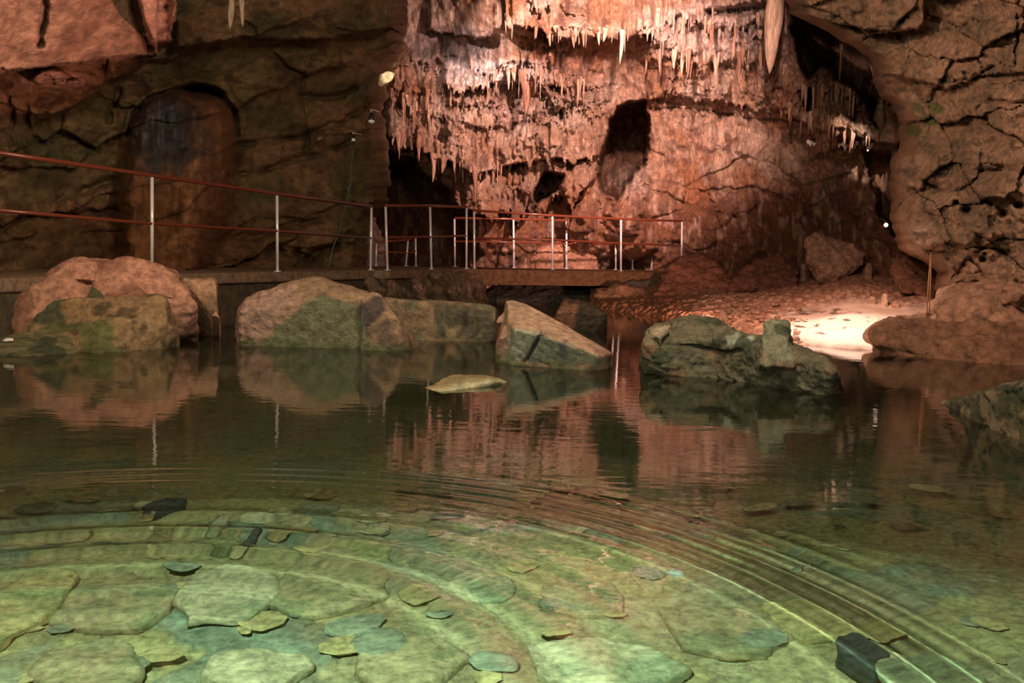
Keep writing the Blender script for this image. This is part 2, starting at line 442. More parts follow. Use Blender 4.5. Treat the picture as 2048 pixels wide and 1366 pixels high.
# ---- left wall
XL = interp_pts([(-500, 980), (-60, 850), (0, 800), (45, 803), (90, 798), (130, 776), (160, 764), (230, 752), (270, 764), (330, 762), (400, 764), (440, 742), (520, 730), (620, 735)])
def left_depth(U, V):
    D = np.interp(U, [-500, 0, 304, 554, 780, 900], [8.6, 11.0, 13.0, 14.9, 17.0, 18.0])
    D = D - 3.4 * (1 - sst(V, -250, 330)) * np.interp(U, [0, 600, 800], [0.62, 1.0, 1.0])
    D = np.where(V < -60, D * np.interp(V, [-600, -60], [0.62, 1.0]), D)
    wx = U + 14 * fbm(U / 60, V / 60, 0, 103, 3); wy = V + 14 * fbm(U / 60, V / 60, 0, 108, 3)
    rot = math.radians(-14)
    a = wx * math.cos(rot) - wy * math.sin(rot) * -1; b = wx * math.sin(rot) * -1 + wy * math.cos(rot)
    f1, f2, idn, gx, gy = worley(a / 150, b / 62, 12)
    R = 0.50 * (idn - 0.5) + 0.40 * gy - 0.08 * (1 - sst(f2 - f1, 0, 0.05)) * sst(fbm(U / 90, V / 60, 0, 115, 2), -0.05, 0.25)
    R = R + 0.40 * fbm(U / 130, V / 80, 0, 111, 4) + 0.07 * fbm(U / 18, V / 14, 0, 113, 4)
    # overhanging slab, upper left
    sl = curtain(U, V, [(-400, 150), (0, 139), (60, 138), (110, 128), (160, 125), (200, 118), (250, 112), (308, 108), (316, 104)], 320, 1.7, 5, 14, 120, 3, 0.9)
    R = np.maximum(R, 0) * 0.5 + R * 0.5
    R = np.maximum(R, sl + 0.12 * fbm(U / 50, V / 50, 0, 121, 4))
    R = R + 1.5 * softpoly(U, V, [(262, -80), (300, 110), (316, 96), (336, 84), (346, 40), (356, 10), (350, -80)], 3, 8, 30) * (1 - sst(V, 78, 92))
    # vertical break in the slab
    d = polydist(U + 4 * fbm(U / 15, V / 15, 0, 122, 2), V, [(92, -80), (90, 40), (80, 90)])
    R = R - 0.5 * np.exp(-(d / 5) ** 2)
    d = polydist(U, V, [(262, -80), (270, 20), (300, 100)]); R = R - 0.9 * np.exp(-(d / 7) ** 2)
    # small lit flakes
    R = R + 0.8 * softpoly(U, V, [(60, 160), (85, 140), (118, 140), (140, 152), (130, 158), (80, 170)], 3, 4, 31) + 0.5 * softpoly(U, V, [(110, 160), (160, 160), (155, 168), (110, 170)], 2, 2, 32)
    # brow of the ceiling
    R = R + curtain(U, V, [(330, 96), (420, 88), (480, 70), (560, 78), (640, 76), (720, 66), (770, 50), (860, 34)], 120, 0.75, 4, 14, 130, 30, 0.6)
    # flowstone hump
    hp = softpoly(U, V, [(262, 262), (272, 228), (300, 200), (350, 186), (420, 190), (452, 214), (466, 262), (462, 330), (452, 420), (436, 470), (400, 560), (250, 600), (240, 400)], 26, 6, 33)
    R = R * (1 - 0.75 * hp) + hp * (1.25 + 0.05 * fbm(U / 12, V / 110, 0, 131, 3) + 0.12 * fbm(U / 60, V / 90, 0, 132, 3))
    R = R - 0.9 * blob(U, V, 405, 184, 38, 14, 10, 0.4, 0.1) - 0.7 * np.exp(-(polydist(U, V, [(258, 268), (268, 228), (298, 198), (350, 180), (400, 176), (440, 190), (468, 222), (474, 270)]) / 6) ** 2)
    R = R + 0.35 * blob(U, V, 390, 420, 26, 120, 8, 0.6, 0.2)
    for cr, wd, am in (([(460, 358), (520, 345), (570, 325), (640, 310), (690, 285), (770, 262)], 6, 0.55), ([(470, 290), (540, 282), (600, 272), (690, 240), (740, 205)], 6, 0.4),
               ([(605, 195), (680, 190), (710, 176)], 8, 0.5), ([(100, 410), (160, 385), (230, 355)], 9, 0.4), ([(430, 485), (520, 470), (575, 450), (640, 440)], 7, 0.35),
               ([(380, 548), (480, 520), (560, 500), (620, 515), (690, 480), (745, 430)], 8, 0.5), ([(0, 440), (120, 430), (240, 420)], 6, 0.3),
               ([(610, 110), (605, 180), (615, 260), (610, 310)], 6, 0.35), ([(20, 170), (24, 240), (20, 300)], 5, 0.3), ([(50, 210), (62, 270), (90, 290)], 6, .3), ([(200, 130), (240, 180), (215, 240)], 6, .3)):
        d = polydist(U + 7 * fbm(U / 22, V / 22, 0, 141, 3), V + 7 * fbm(U / 22, V / 22, 0, 142, 3), cr)
        R = R - 0.7 * am * np.exp(-(d / (0.8 * wd)) ** 2) * np.clip(0.75 + fbm(U / 40, V / 40, 0, 143, 2) * 1.6, 0, 1)
    D = D - R
    e = XL(V) + 9 * fbm(V / 16, 0 * V, 0, 151, 3)
    t = np.clip((U - (e - 26)) / 26, 0, None)
    return D + 0.9 * np.minimum(t, 1) ** 2 + 3.0 * np.clip(t - 1, 0, 1)

U, V = np.meshgrid(np.concatenate([np.arange(-520, -20, 12), np.arange(-20, 1020, 2.6)]), np.concatenate([np.arange(-560, -20, 10), np.arange(-20, 640, 2.6)]))
e = XL(V) + 9 * fbm(V / 16, 0 * V, 0, 151, 3)
UU = np.minimum(U, e + 14)     # last columns fold back behind the edge
D = left_depth(UU, V) + np.clip(U - UU, 0, 60) * 0.05
c = np.ones(U.shape + (3,)) * np.array((0.22, 0.150, 0.070))
n = fbm(U / 90, V / 60, 0, 161, 4)
c = mixc(c, (0.13, 0.115, 0.052), sst(n, -0.05, 0.3) * 0.9)
c = mixc(c, (0.33, 0.20, 0.11), sst(-n, 0.1, 0.4) * 0.8)
c = mixc(c, (0.10, 0.055, 0.03), sst(fbm(U / 40, V / 26, 0, 165, 4), 0.12, 0.4) * 0.7)
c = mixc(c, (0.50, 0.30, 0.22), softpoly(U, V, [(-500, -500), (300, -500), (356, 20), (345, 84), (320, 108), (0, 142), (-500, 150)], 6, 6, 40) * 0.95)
c = mixc(c, (0.22, 0.08, 0.035), blob(U, V, 300, 480, 280, 90, s=31) * 0.5)
hp = softpoly(U, V, [(258, 262), (270, 226), (300, 198), (350, 184), (430, 190), (456, 214), (468, 262), (462, 330), (452, 420), (436, 470), (380, 560), (250, 600), (236, 400)], 8, 4, 33)
c = mixc(c, (0.24, 0.105, 0.045), hp * 0.9)
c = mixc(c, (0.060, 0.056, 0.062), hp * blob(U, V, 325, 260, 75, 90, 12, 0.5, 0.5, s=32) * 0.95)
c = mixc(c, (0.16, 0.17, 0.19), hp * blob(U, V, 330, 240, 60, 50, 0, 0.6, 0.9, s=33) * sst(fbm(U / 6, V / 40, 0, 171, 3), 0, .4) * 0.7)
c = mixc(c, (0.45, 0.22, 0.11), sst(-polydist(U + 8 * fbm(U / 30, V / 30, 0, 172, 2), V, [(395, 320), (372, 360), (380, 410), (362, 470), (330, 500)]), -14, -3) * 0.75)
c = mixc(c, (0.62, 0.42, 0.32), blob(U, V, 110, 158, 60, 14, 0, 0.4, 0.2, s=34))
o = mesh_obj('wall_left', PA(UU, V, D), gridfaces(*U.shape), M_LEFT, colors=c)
tag(o, kind='structure')

# ---- right wall
XR = interp_pts([(-600, 1500), (-60, 1570), (0, 1588), (28, 1592), (52, 1650), (80, 1695), (106, 1738), (116, 1752), (180, 1764), (214, 1800), (245, 1816), (290, 1812), (330, 1794), (400, 1795), (455, 1797), (500, 1815), (515, 1846), (545, 1886), (590, 1886), (640, 1868), (700, 1860)])
def right_depth(U, V):
    D = np.interp(U, [1400, 1600, 1800, 2048, 2500], [12.6, 11.9, 11.4, 8.8, 6.2])
    D = D - 2.2 * (1 - sst(V, -350, 260)) - 0.0 * V
    D = np.where(V < -60, D * np.interp(V, [-600, -60], [0.62, 1.0]), D)
    D = D + 0.9 * sst(V, 380, 560) * sst(U, 1780, 1900) * 0.6
    wx = U + 16 * fbm(U / 50, V / 50, 0, 203, 3); wy = V + 16 * fbm(U / 50, V / 50, 0, 208, 3)
    f1, f2, idn, gx, gy = worley(wx / 120, wy / 80, 14)
    R = 0.26 * (idn - 0.5) + 0.22 * gy - 0.10 * (1 - sst(f2 - f1, 0, 0.05)) * sst(fbm(U / 90, V / 60, 0, 215, 2), -0.05, 0.25)
    R = R + 0.34 * fbm(U / 110, V / 70, 0, 211, 4) + 0.10 * fbm(U / 22, V / 18, 0, 213, 4) + 0.035 * fbm(U / 7, V / 7, 0, 214, 3)
    R = R + curtain(U, V, [(1540, 18), (1620, 34), (1700, 52), (1790, 62), (1838, 54), (1852, 40)], 140, 0.5, 3, 14, 220, 6, 0.7)
    R = R + curtain(U, V, [(1740, 140), (1830, 160), (1900, 172), (1960, 150), (2060, 140)], 70, 0.3, 4, 14, 221, 10, 0.3)
    R = R + 0.45 * blob(U, V, 1900, 460, 90, 60, 15, 0.5, 0.3, s=51) + 0.3 * blob(U, V, 1980, 560, 90, 50, 0, 0.5, 0.3, s=52)
    for cr, wd, am in (([(1760, 130), (1840, 150), (1900, 165), (1950, 152), (1990, 132)], 5, .3), ([(1850, 0), (1855, 28), (1930, 36), (1990, 48), (2048, 38)], 5, .3),
               ([(1780, 165), (1840, 172), (1940, 198), (2060, 208)], 6, .4), ([(1950, 215), (1962, 300), (1965, 345), (1930, 375), (1880, 385), (1840, 358)], 4, .3),
               ([(1965, 345), (2010, 338), (2060, 348)], 5, .3), ([(1800, 410), (1900, 440), (1960, 475), (2060, 480)], 5, .3), ([(1960, 395), (2000, 425), (2060, 450)], 6, .35),
               ([(1850, 505), (1950, 495), (2060, 512)], 5, .3), ([(2036, 0), (2034, 130)], 4, .3), ([(1930, 150), (1946, 215)], 4, .2), ([(1990, 500), (2060, 530)], 7, .35),
               ([(1900, 540), (1980, 550), (2060, 575)], 5, .2)):
        d = polydist(U + 8 * fbm(U / 20, V / 20, 0, 241, 3), V + 8 * fbm(U / 20, V / 20, 0, 242, 3), cr)
        R = R - 0.5 * am * np.exp(-(d / (0.65 * wd)) ** 2) * np.clip(0.75 + fbm(U / 40, V / 40, 0, 243, 2) * 1.6, 0, 1)
    for pu, pv, r in ((1935, 420, 9), (1912, 405, 6), (2008, 428, 10), (2040, 410, 9), (1966, 518, 7), (1888, 540, 9), (1922, 570, 8), (1950, 570, 9), (2020, 620, 9), (1970, 508, 5), (2035, 622, 8), (1860, 560, 5)):
        R = R - 0.28 * blob(U, V, pu, pv, r, r * 0.8, 0, 0.5, 0.3, s=pu)
    D = D - R
    e = XR(V) + 7 * fbm(V / 16, 0 * V + 3, 0, 251, 3)
    t = np.clip(((e + 30) - U) / 30, 0, None)
    return D + 1.1 * np.minimum(t, 1) ** 2 + 3.0 * np.clip(t - 1, 0, 1)

U, V = np.meshgrid(np.concatenate([np.arange(1400, 2070, 2.6), np.arange(2070, 2600, 12)]), np.concatenate([np.arange(-560, -20, 10), np.arange(-20, 760, 2.6)]))
e = XR(V) + 7 * fbm(V / 16, 0 * V + 3, 0, 251, 3)
UU = np.maximum(U, e - 14)
D = right_depth(UU, V) + np.clip(UU - U, 0, 60) * 0.05
c = np.ones(U.shape + (3,)) * np.array((0.36, 0.235, 0.150))
n = fbm(U / 70, V / 50, 0, 261, 4)
c = mixc(c, (0.24, 0.17, 0.11), sst(n, 0.0, 0.35) * 0.8)
c = mixc(c, (0.46, 0.31, 0.21), sst(-n, 0.05, 0.4) * 0.8)
c = mixc(c, (0.14, 0.12, 0.09), sst(fbm(U / 22, V / 18, 0, 265, 4), 0.2, 0.45) * 0.7)
c = mixc(c, (0.46, 0.26, 0.17), blob(U, V, 1940, 600, 130, 60, s=61) * 0.6)
for gu, gv in ((1835, 215), (1870, 215), (1830, 262), (1860, 240)):
    c = mixc(c, (0.10, 0.15, 0.03), blob(U, V, gu, gv, 16, 9, 20, 0.5, 0.6, s=gu) * 0.8)
o = mesh_obj('wall_right', PA(UU, V, D), gridfaces(*U.shape), M_RIGHT, colors=c)
tag(o, kind='structure')

# ---- ceiling, over and beyond the camera
X, Y = np.meshgrid(np.linspace(-12, 12, 240), np.linspace(-4, 21, 250))
Z = np.maximum(4.7, 0.92 + 0.285 * Y + 0.5) + 0.5 * fbm(X / 2, Y / 2, 0, 271, 5) + 0.25
f1, f2, idn, gx, gy = worley(X / 1.4, Y / 1.1, 21)
Z = Z + 0.25 * (idn - 0.5)
Z = np.where((Y > 0) , np.maximum(Z, 0.92 + 0.275 * Y + 0.15), Z)
c = np.ones(X.shape + (3,)) * np.array((0.34, 0.22, 0.14)); c = mixc(c, (0.2, 0.14, 0.08), sst(fbm(X, Y, 0, 281, 4), -0.1, 0.3))
o = mesh_obj('ceiling', np.stack([X, Y, Z], -1), gridfaces(*X.shape)[:, ::-1], M_RIGHT, colors=c)
tag(o, kind='structure')

# ------------------------------------------------------------------ pool
RING = (-1.0, 1.9)
rr = np.concatenate([np.arange(0.02, 3.0, 0.0125), 3.0 * 1.05 ** np.arange(0, 46)])
th = np.linspace(0, 2 * math.pi, 361)[:-1]
R_, T_ = np.meshgrid(rr, th, indexing='ij')
def wave(r, t):
    rj = r + 0.012 * np.sin(3 * t + 1) + 0.008 * np.sin(5 * t)
    z = 0.0021 * np.sin(2 * np.pi * rj / 0.105) * np.exp(-((r - 2.02) / 0.20) ** 2)
    z += 0.0026 * np.sin(2 * np.pi * rj / 0.20 + 0.8) * np.exp(-((r - 1.12) / 0.36) ** 2)
    z += 0.0008 * np.sin(2 * np.pi * rj / 0.15) * np.exp(-((r - 0.45) / 0.3) ** 2)
    return z
XX = RING[0] + R_ * np.cos(T_); YY = RING[1] + R_ * np.sin(T_)
pts = np.stack([XX, YY, wave(R_, T_)], -1).reshape(-1, 3)
n_r, n_t = R_.shape
i = np.arange(n_r * n_t).reshape(n_r, n_t); j = np.roll(i, -1, 1)
fc = np.stack([i[:-1], i[1:], j[1:], j[:-1]], -1).reshape(-1, 4)
m, nt, b = mat_new('clear pool water'); L = nt.links.new
nt.nodes.remove(b)
out = nt.nodes['Material Output']
geo = N(nt, 'ShaderNodeNewGeometry')
mp = N(nt, 'ShaderNodeMapping'); mp.inputs['Scale'].default_value = (1.0, 2.2, 1)
L(geo.outputs['Position'], mp.inputs[0])
no = N(nt, 'ShaderNodeTexNoise'); no.inputs['Scale'].default_value = 4.5; no.inputs['Detail'].default_value = 3; no.inputs['Roughness'].default_value = 0.5
L(mp.outputs[0], no.inputs['Vector'])
bp = N(nt, 'ShaderNodeBump'); bp.inputs['Strength'].default_value = 1.0; bp.inputs['Distance'].default_value = 0.0012
L(no.outputs['Fac'], bp.inputs['Height'])
fr = N(nt, 'ShaderNodeFresnel'); fr.inputs['IOR'].default_value = 1.333
L(bp.outputs[0], fr.inputs['Normal'])
gl = N(nt, 'ShaderNodeBsdfGlossy'); gl.inputs['Roughness'].default_value = 0.015; gl.inputs['Color'].default_value = (1, 1, 1, 1)
L(bp.outputs[0], gl.inputs['Normal'])
tr = N(nt, 'ShaderNodeBsdfRefraction'); tr.inputs['Color'].default_value = (0.86, 0.95, 0.89, 1); tr.inputs['Roughness'].default_value = 0.0; tr.inputs['IOR'].default_value = 1.333; L(bp.outputs[0], tr.inputs['Normal'])
ms = N(nt, 'ShaderNodeMixShader')
L(fr.outputs[0], ms.inputs[0]); L(tr.outputs[0], ms.inputs[1]); L(gl.outputs[0], ms.inputs[2])
L(ms.outputs[0], out.inputs['Surface'])
M_WATER = m
o = mesh_obj('pool_water', pts, fc, M_WATER)
tag(o, 'still green cave pool with ring ripples spreading in front', 'water', kind='structure')
o.cycles.is_caustics_caster = True

# bed
ang = np.radians(np.linspace(-62, 62, 420)); rad = 0.9 * 1.0098 ** np.arange(0, 330)
A_, R_ = np.meshgrid(ang, rad)
X = R_ * np.sin(A_); Y = R_ * np.cos(A_)
Z = -0.42 - 0.55 * sst(Y, 3.6, 6.5) + 0.07 * fbm(X / 0.8, Y / 0.8, 0, 301, 4)
f1, f2, idn, gx, gy = worley(X / 0.42 + 0.35 * fbm(X / .2, Y / .2, 0, 303, 3), Y / 0.36 + 0.35 * fbm(X / .2, Y / .2, 0, 304, 3), 31)
Z = Z + 0.03 * (idn - 0.3) * sst(f2 - f1, 0.0, 0.12) + 0.04 * gx * (idn - 0.5)
g1, g2, idm, _, _ = worley(X / 0.08, Y / 0.08, 33)
Z = Z + 0.012 * idm * sst(g2 - g1, 0, 0.3)
c = np.ones(X.shape + (3,)) * np.array((0.36, 0.37, 0.19))
c = mixc(c, (0.20, 0.30, 0.20), sst(idn, 0.55, 0.8) * 0.8)
c = mixc(c, (0.40, 0.40, 0.16), (1 - sst(idn, 0.1, 0.4)) * 0.7)
c = mixc(c, (0.06, 0.10, 0.06), (1 - sst(f2 - f1, 0.0, 0.06)) * 0.4)
c = mixc(c, (0.08, 0.085, 0.045), sst(Y + 0.5 * fbm(X, Y, 0, 305, 3), 3.6, 6.0) * 0.85)  # bed darkened with distance: the unlit far pool painted into its colour
c = mixc(c, (0.34, 0.27, 0.14), (1 - sst(Y, 3.4, 5)) * sst(fbm(X / .5, Y / .5, 0, 311, 4), 0.1, 0.4) * 0.5)
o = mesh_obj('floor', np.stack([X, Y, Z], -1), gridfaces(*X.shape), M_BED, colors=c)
o.cycles.is_caustics_receiver = True
tag(o, kind='structure')

# ------------------------------------------------------------------ rocks from hulls
def W(u, v, zb=-0.45, flare=1.0):
    """waterline point and the foot below it"""
    g = ground(u, v, 0.0)
    return [g, Vector((g.x * flare, g.y * flare, zb))]

def hull_bm(pts):
    bm = bmesh.new()
    for p in pts:
        bm.verts.new(p)
    r = bmesh.ops.convex_hull(bm, input=bm.verts)
    bad = [g for g in set(r['geom_interior'] + r['geom_unused']) if isinstance(g, bmesh.types.BMVert)]
    if bad: bmesh.ops.delete(bm, geom=bad, context='VERTS')
    bmesh.ops.recalc_face_normals(bm, faces=bm.faces)
    return bm

def expand(spec):
    out_ = []
    for q in spec:
        if isinstance(q, Vector): out_.append(q)
        elif isinstance(q, list): out_ += expand(q)
        elif len(q) == 4:                          # (u, v, D, thickness): front and back point
            out_ += [P(*q[:3]), P(q[0], q[1], q[2] + q[3])]
        else: out_.append(P(*q))
    return out_

def rock(name, hulls, voxel=0.02, amp=0.03, scale=3.0, mat=None, base=(0.38, 0.27, 0.18), paint=(), seed=0, fine=0.3, smooth_it=1, parent=None, ridged=False):
    me = bpy.data.meshes.new(name)
    bm = bmesh.new()
    for h in hulls:
        hb = hull_bm(expand(h)); tmp = bpy.data.meshes.new('hull'); hb.to_mesh(tmp); hb.free()
        bm.from_mesh(tmp); bpy.data.meshes.remove(tmp)
    bm.to_mesh(me); bm.free()
    o = bpy.data.objects.new(name, me); col.objects.link(o)
    md = o.modifiers.new('remesh', 'REMESH'); md.mode = 'VOXEL'; md.voxel_size = voxel; md.use_smooth_shade = True
    if smooth_it:
        sm = o.modifiers.new('smooth', 'SMOOTH'); sm.factor = 0.5; sm.iterations = smooth_it
    dg = bpy.context.evaluated_depsgraph_get()
    nm = bpy.data.meshes.new_from_object(o.evaluated_get(dg), depsgraph=dg)
    o.modifiers.clear(); o.data = nm; nm.name = name; bpy.data.meshes.remove(me)
    nv = len(nm.vertices)
    co = np.empty(nv * 3, np.float32); nm.vertices.foreach_get('co', co); co = co.reshape(-1, 3).astype(float)
    no_ = np.empty(nv * 3, np.float32); nm.vertices.foreach_get('normal', no_); no_ = no_.reshape(-1, 3)
    x, y, z = co.T
    q = scale
    d = amp * fbm(x * q, y * q, z * q, seed, 3)
    if ridged: d = d + amp * 0.8 * (1 - 2 * np.abs(fbm(x * q * .7, y * q * .7, z * q * 2.0, seed + 3, 3)))
    d = d + amp * fine * fbm(x * q * 5, y * q * 5, z * q * 5, seed + 50, 3)
    u, v = project(co)
    c = np.ones((nv, 3)) * np.array(base)
    nn = fbm(x * 4, y * 4, z * 4, seed + 70, 4)
    c = c * (1 + 0.25 * nn[:, None])
    for pp in paint:
        kind, kc = pp[0], pp[1]
        if kind == 'poly': mk = softpoly(u, v, pp[2], 5, 6, seed)
        elif kind == 'low': mk = 1 - sst(z + 0.12 * fbm(x * 5, y * 5, z * 5, seed + 80, 4), pp[2] - 0.06, pp[2] + 0.06)
        elif kind == 'up': mk = sst(no_[:, 2] + 0.5 * fbm(x * 6, y * 6, z * 6, seed + 90, 4), pp[2] - .15, pp[2] + .15)
        elif kind == 'noise': mk = sst(fbm(x * pp[3], y * pp[3], z * pp[3], seed + 95, 4), pp[2], pp[2] + 0.15)
        elif kind == 'rough':
            mk = softpoly(u, v, pp[2], 5, 6, seed); d = d + mk * 0.022 * fbm(x * 22, y * 22, z * 22, seed + 99, 3)
            c = mixc(c, kc, mk * 0.9); continue
        elif kind == 'crack':
            mk = np.exp(-(polydist(u, v, pp[2]) / pp[3]) ** 2); d = d - 0.05 * mk
        c = mixc(c, kc, mk * 0.9)
    co = co + no_ * d[:, None]
    nm.vertices.foreach_set('co', co.astype(np.float32).ravel()); nm.update()
    a = nm.color_attributes.new('tint', 'FLOAT_COLOR', 'POINT')
    cc = np.ones((nv, 4), np.float32); cc[:, :3] = np.clip(c, 0, 1); a.data.foreach_set('color', cc.ravel())
    nm.polygons.foreach_set('use_smooth', np.ones(len(nm.polygons), bool))
    nm.materials.clear(); nm.materials.append(mat or M_ROCK)
    o.cycles.is_caustics_receiver = True
    if parent: adopt(o, parent)
    else: recenter(o)
    return o

TAN = (0.40, 0.27, 0.17); GREEN = (0.16, 0.19, 0.09); PINKR = (0.56, 0.31, 0.22); GREY = (0.26, 0.22, 0.17)
DKG = (0.07, 0.09, 0.05)

# big pink-topped boulder, left
o = rock('boulder', [
    [(28, 614, 8.5, .3), (50, 590, 8.5, .3), (98, 556, 8.65, .3), (142, 528, 8.8, .4), (250, 528, 9.1, .4), (300, 536, 9.3, .4), (352, 575, 9.4, .4),
     W(30, 698), W(392, 672), W(380, 668)],
    [(145, 530, 8.9, .3), (165, 523, 8.9, .3), (185, 530, 8.9, .3), (150, 560, 8.75, .3), (190, 560, 8.75, .3)],
    [(140, 545, 8.9, .3), (185, 532, 8.95, .3), (260, 535, 9.0, .3), (150, 600, 8.7, .3), (280, 600, 8.75, .3), W(160, 690), W(290, 685)],
    [(215, 532, 9.0, .3), (250, 521, 9.0, .4), (290, 528, 9.05, .4), (345, 552, 9.2, .4), (230, 580, 8.85, .3), (350, 590, 9.0, .4)],
    [(300, 545, 9.0, .4), (330, 552, 9.1, .3), (365, 580, 9.1, .3), (385, 615, 9.1, .3), W(392, 668), W(300, 676), (300, 600, 8.9, .2)]],
    0.018, 0.05, 2.6, base=PINKR, seed=11, ridged=True, fine=0.35,
    paint=[('noise', (0.30, 0.15, 0.10), 0.1, 3), ('low', (0.16, 0.10, 0.06), 0.12)])
tag(o, 'large pink-topped boulder with ridged crest below the first railing post', 'boulder')
o = rock('boulder', [
    [(60, 625, 8.5, .5), (95, 598, 8.6, .5), (180, 592, 8.6, .5), (325, 592, 8.7, .5), (333, 600, 8.7, .5), (336, 650, 8.6, .5),
     W(60, 700), W(200, 706), W(300, 697), W(352, 688), W(356, 680), W(30, 690)],
    [(330, 655, 8.6, .3), (352, 655, 8.7, .3), W(358, 686), W(300, 690), (300, 640, 8.6, .3)]],
    0.018, 0.035, 3.2, base=(0.31, 0.22, 0.12), seed=12, fine=0.4,
    paint=[('noise', (0.14, 0.17, 0.06), 0.0, 3.5), ('poly', DKG, [(80, 600), (120, 590), (130, 640), (90, 650), (60, 640)]), ('noise', (0.10, 0.08, 0.04), 0.25, 6)])
tag(o, 'mossy olive boulder with flat top, front left at the waterline', 'boulder')
o = rock('boulder', [
    [(176, 592, 8.6, .15), (184, 570, 8.65, .1), (205, 590, 8.6, .15), (210, 600, 8.6, .1), (180, 603, 8.6, .15)]], 0.01, 0.012, 5, base=(0.12, 0.13, 0.07), seed=13)
tag(o, 'small dark pointed rock propped on the mossy olive boulder', 'rock')
o = rock('rock_slab', [[(-70, 655, 8.4, .6), (0, 618, 9.2, .5), (40, 625, 9.2, .4), (65, 650, 8.8, .3), W(-80, 690), W(50, 690), W(-60, 700)]],
    0.018, 0.03, 3.5, base=PINKR, seed=14, ridged=True, paint=[('low', GREY, 0.12)])
tag(o, 'low pinkish rock slab cut by the left edge of the photo', 'rock')
o = rock('rock_slab', [[(-60, 690, 8.2, .3), (0, 678, 8.3, .4), (60, 655, 8.6, .3), (110, 650, 8.5, .3), (140, 690, 8.2, .2), W(-60, 712), W(70, 712), W(150, 706)]],
    0.016, 0.03, 3.5, base=(0.20, 0.19, 0.10), seed=15, ridged=True, paint=[('noise', DKG, 0.05, 5)])
tag(o, 'low moss-covered rock in the left front corner of the boulders', 'rock')
# squared end of the landing wall
o = rock('stone_block', [[(366, 560, 9.7, .4), (425, 558, 9.7, .4), (432, 562, 9.7, .4), (436, 640, 9.6, .4), W(366, 657), W(438, 657), W(432, 650)]],
    0.016, 0.02, 4, base=(0.30, 0.20, 0.12), seed=16,
    paint=[('rough', (0.62, 0.40, 0.26), [(362, 552), (436, 552), (436, 590), (380, 590)]), ('noise', (0.12, 0.10, 0.06), 0.05, 4)])
tag(o, 'squared stone block with a crumbly orange top edge beside the pink-topped boulder', 'rock')
o = rock('rock', [[(424, 630, 9.3, .1), (432, 624, 9.3, .1), (439, 636, 9.3, .1), W(420, 654), W(441, 656)]], 0.008, 0.012, 9, base=(0.75, 0.42, 0.30), seed=17)
tag(o, 'small bright orange rock at the waterline right of the stone block', 'rock')
# the large central boulder
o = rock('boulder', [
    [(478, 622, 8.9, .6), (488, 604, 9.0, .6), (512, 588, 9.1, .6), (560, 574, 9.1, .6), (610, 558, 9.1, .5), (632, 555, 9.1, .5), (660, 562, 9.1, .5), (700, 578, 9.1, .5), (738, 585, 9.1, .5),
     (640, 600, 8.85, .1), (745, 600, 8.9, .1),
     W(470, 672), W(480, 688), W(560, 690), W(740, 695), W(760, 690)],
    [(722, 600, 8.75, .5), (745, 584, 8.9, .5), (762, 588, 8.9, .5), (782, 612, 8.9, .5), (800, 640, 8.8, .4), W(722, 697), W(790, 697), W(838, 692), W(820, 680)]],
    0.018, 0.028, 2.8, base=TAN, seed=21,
    paint=[('rough', (0.52, 0.34, 0.27), [(462, 700), (462, 620), (500, 585), (600, 570), (590, 600), (540, 660), (510, 700)]),
           ('poly', (0.19, 0.22, 0.13), [(505, 705), (545, 660), (600, 615), (640, 590), (700, 605), (735, 625), (740, 705)]),
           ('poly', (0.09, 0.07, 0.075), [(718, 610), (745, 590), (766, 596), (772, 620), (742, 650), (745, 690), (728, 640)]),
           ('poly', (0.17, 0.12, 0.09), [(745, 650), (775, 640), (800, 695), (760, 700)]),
           ('low', (0.13, 0.15, 0.07), 0.02)])
tag(o, 'largest central boulder, green front and dark purplish facet on its right end', 'boulder')
o = rock('boulder', [
    [(768, 596, 9.9, .5), (860, 602, 9.9, .5), (905, 606, 9.9, .5), (980, 611, 9.9, .5), (993, 618, 9.9, .4), (992, 640, 9.8, .4), W(780, 676), W(960, 677), W(992, 672), W(890, 678)]],
    0.018, 0.026, 3, base=(0.36, 0.25, 0.15), seed=22,
    paint=[('poly', (0.13, 0.12, 0.08), [(868, 612), (905, 606), (990, 618), (990, 680), (870, 680)]), ('noise', (0.22, 0.22, 0.13), 0.05, 4),
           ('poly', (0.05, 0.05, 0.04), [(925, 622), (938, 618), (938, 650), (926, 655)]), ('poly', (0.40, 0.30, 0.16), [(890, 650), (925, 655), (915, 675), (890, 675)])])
tag(o, 'long squared boulder lying right behind the largest central boulder', 'boulder')
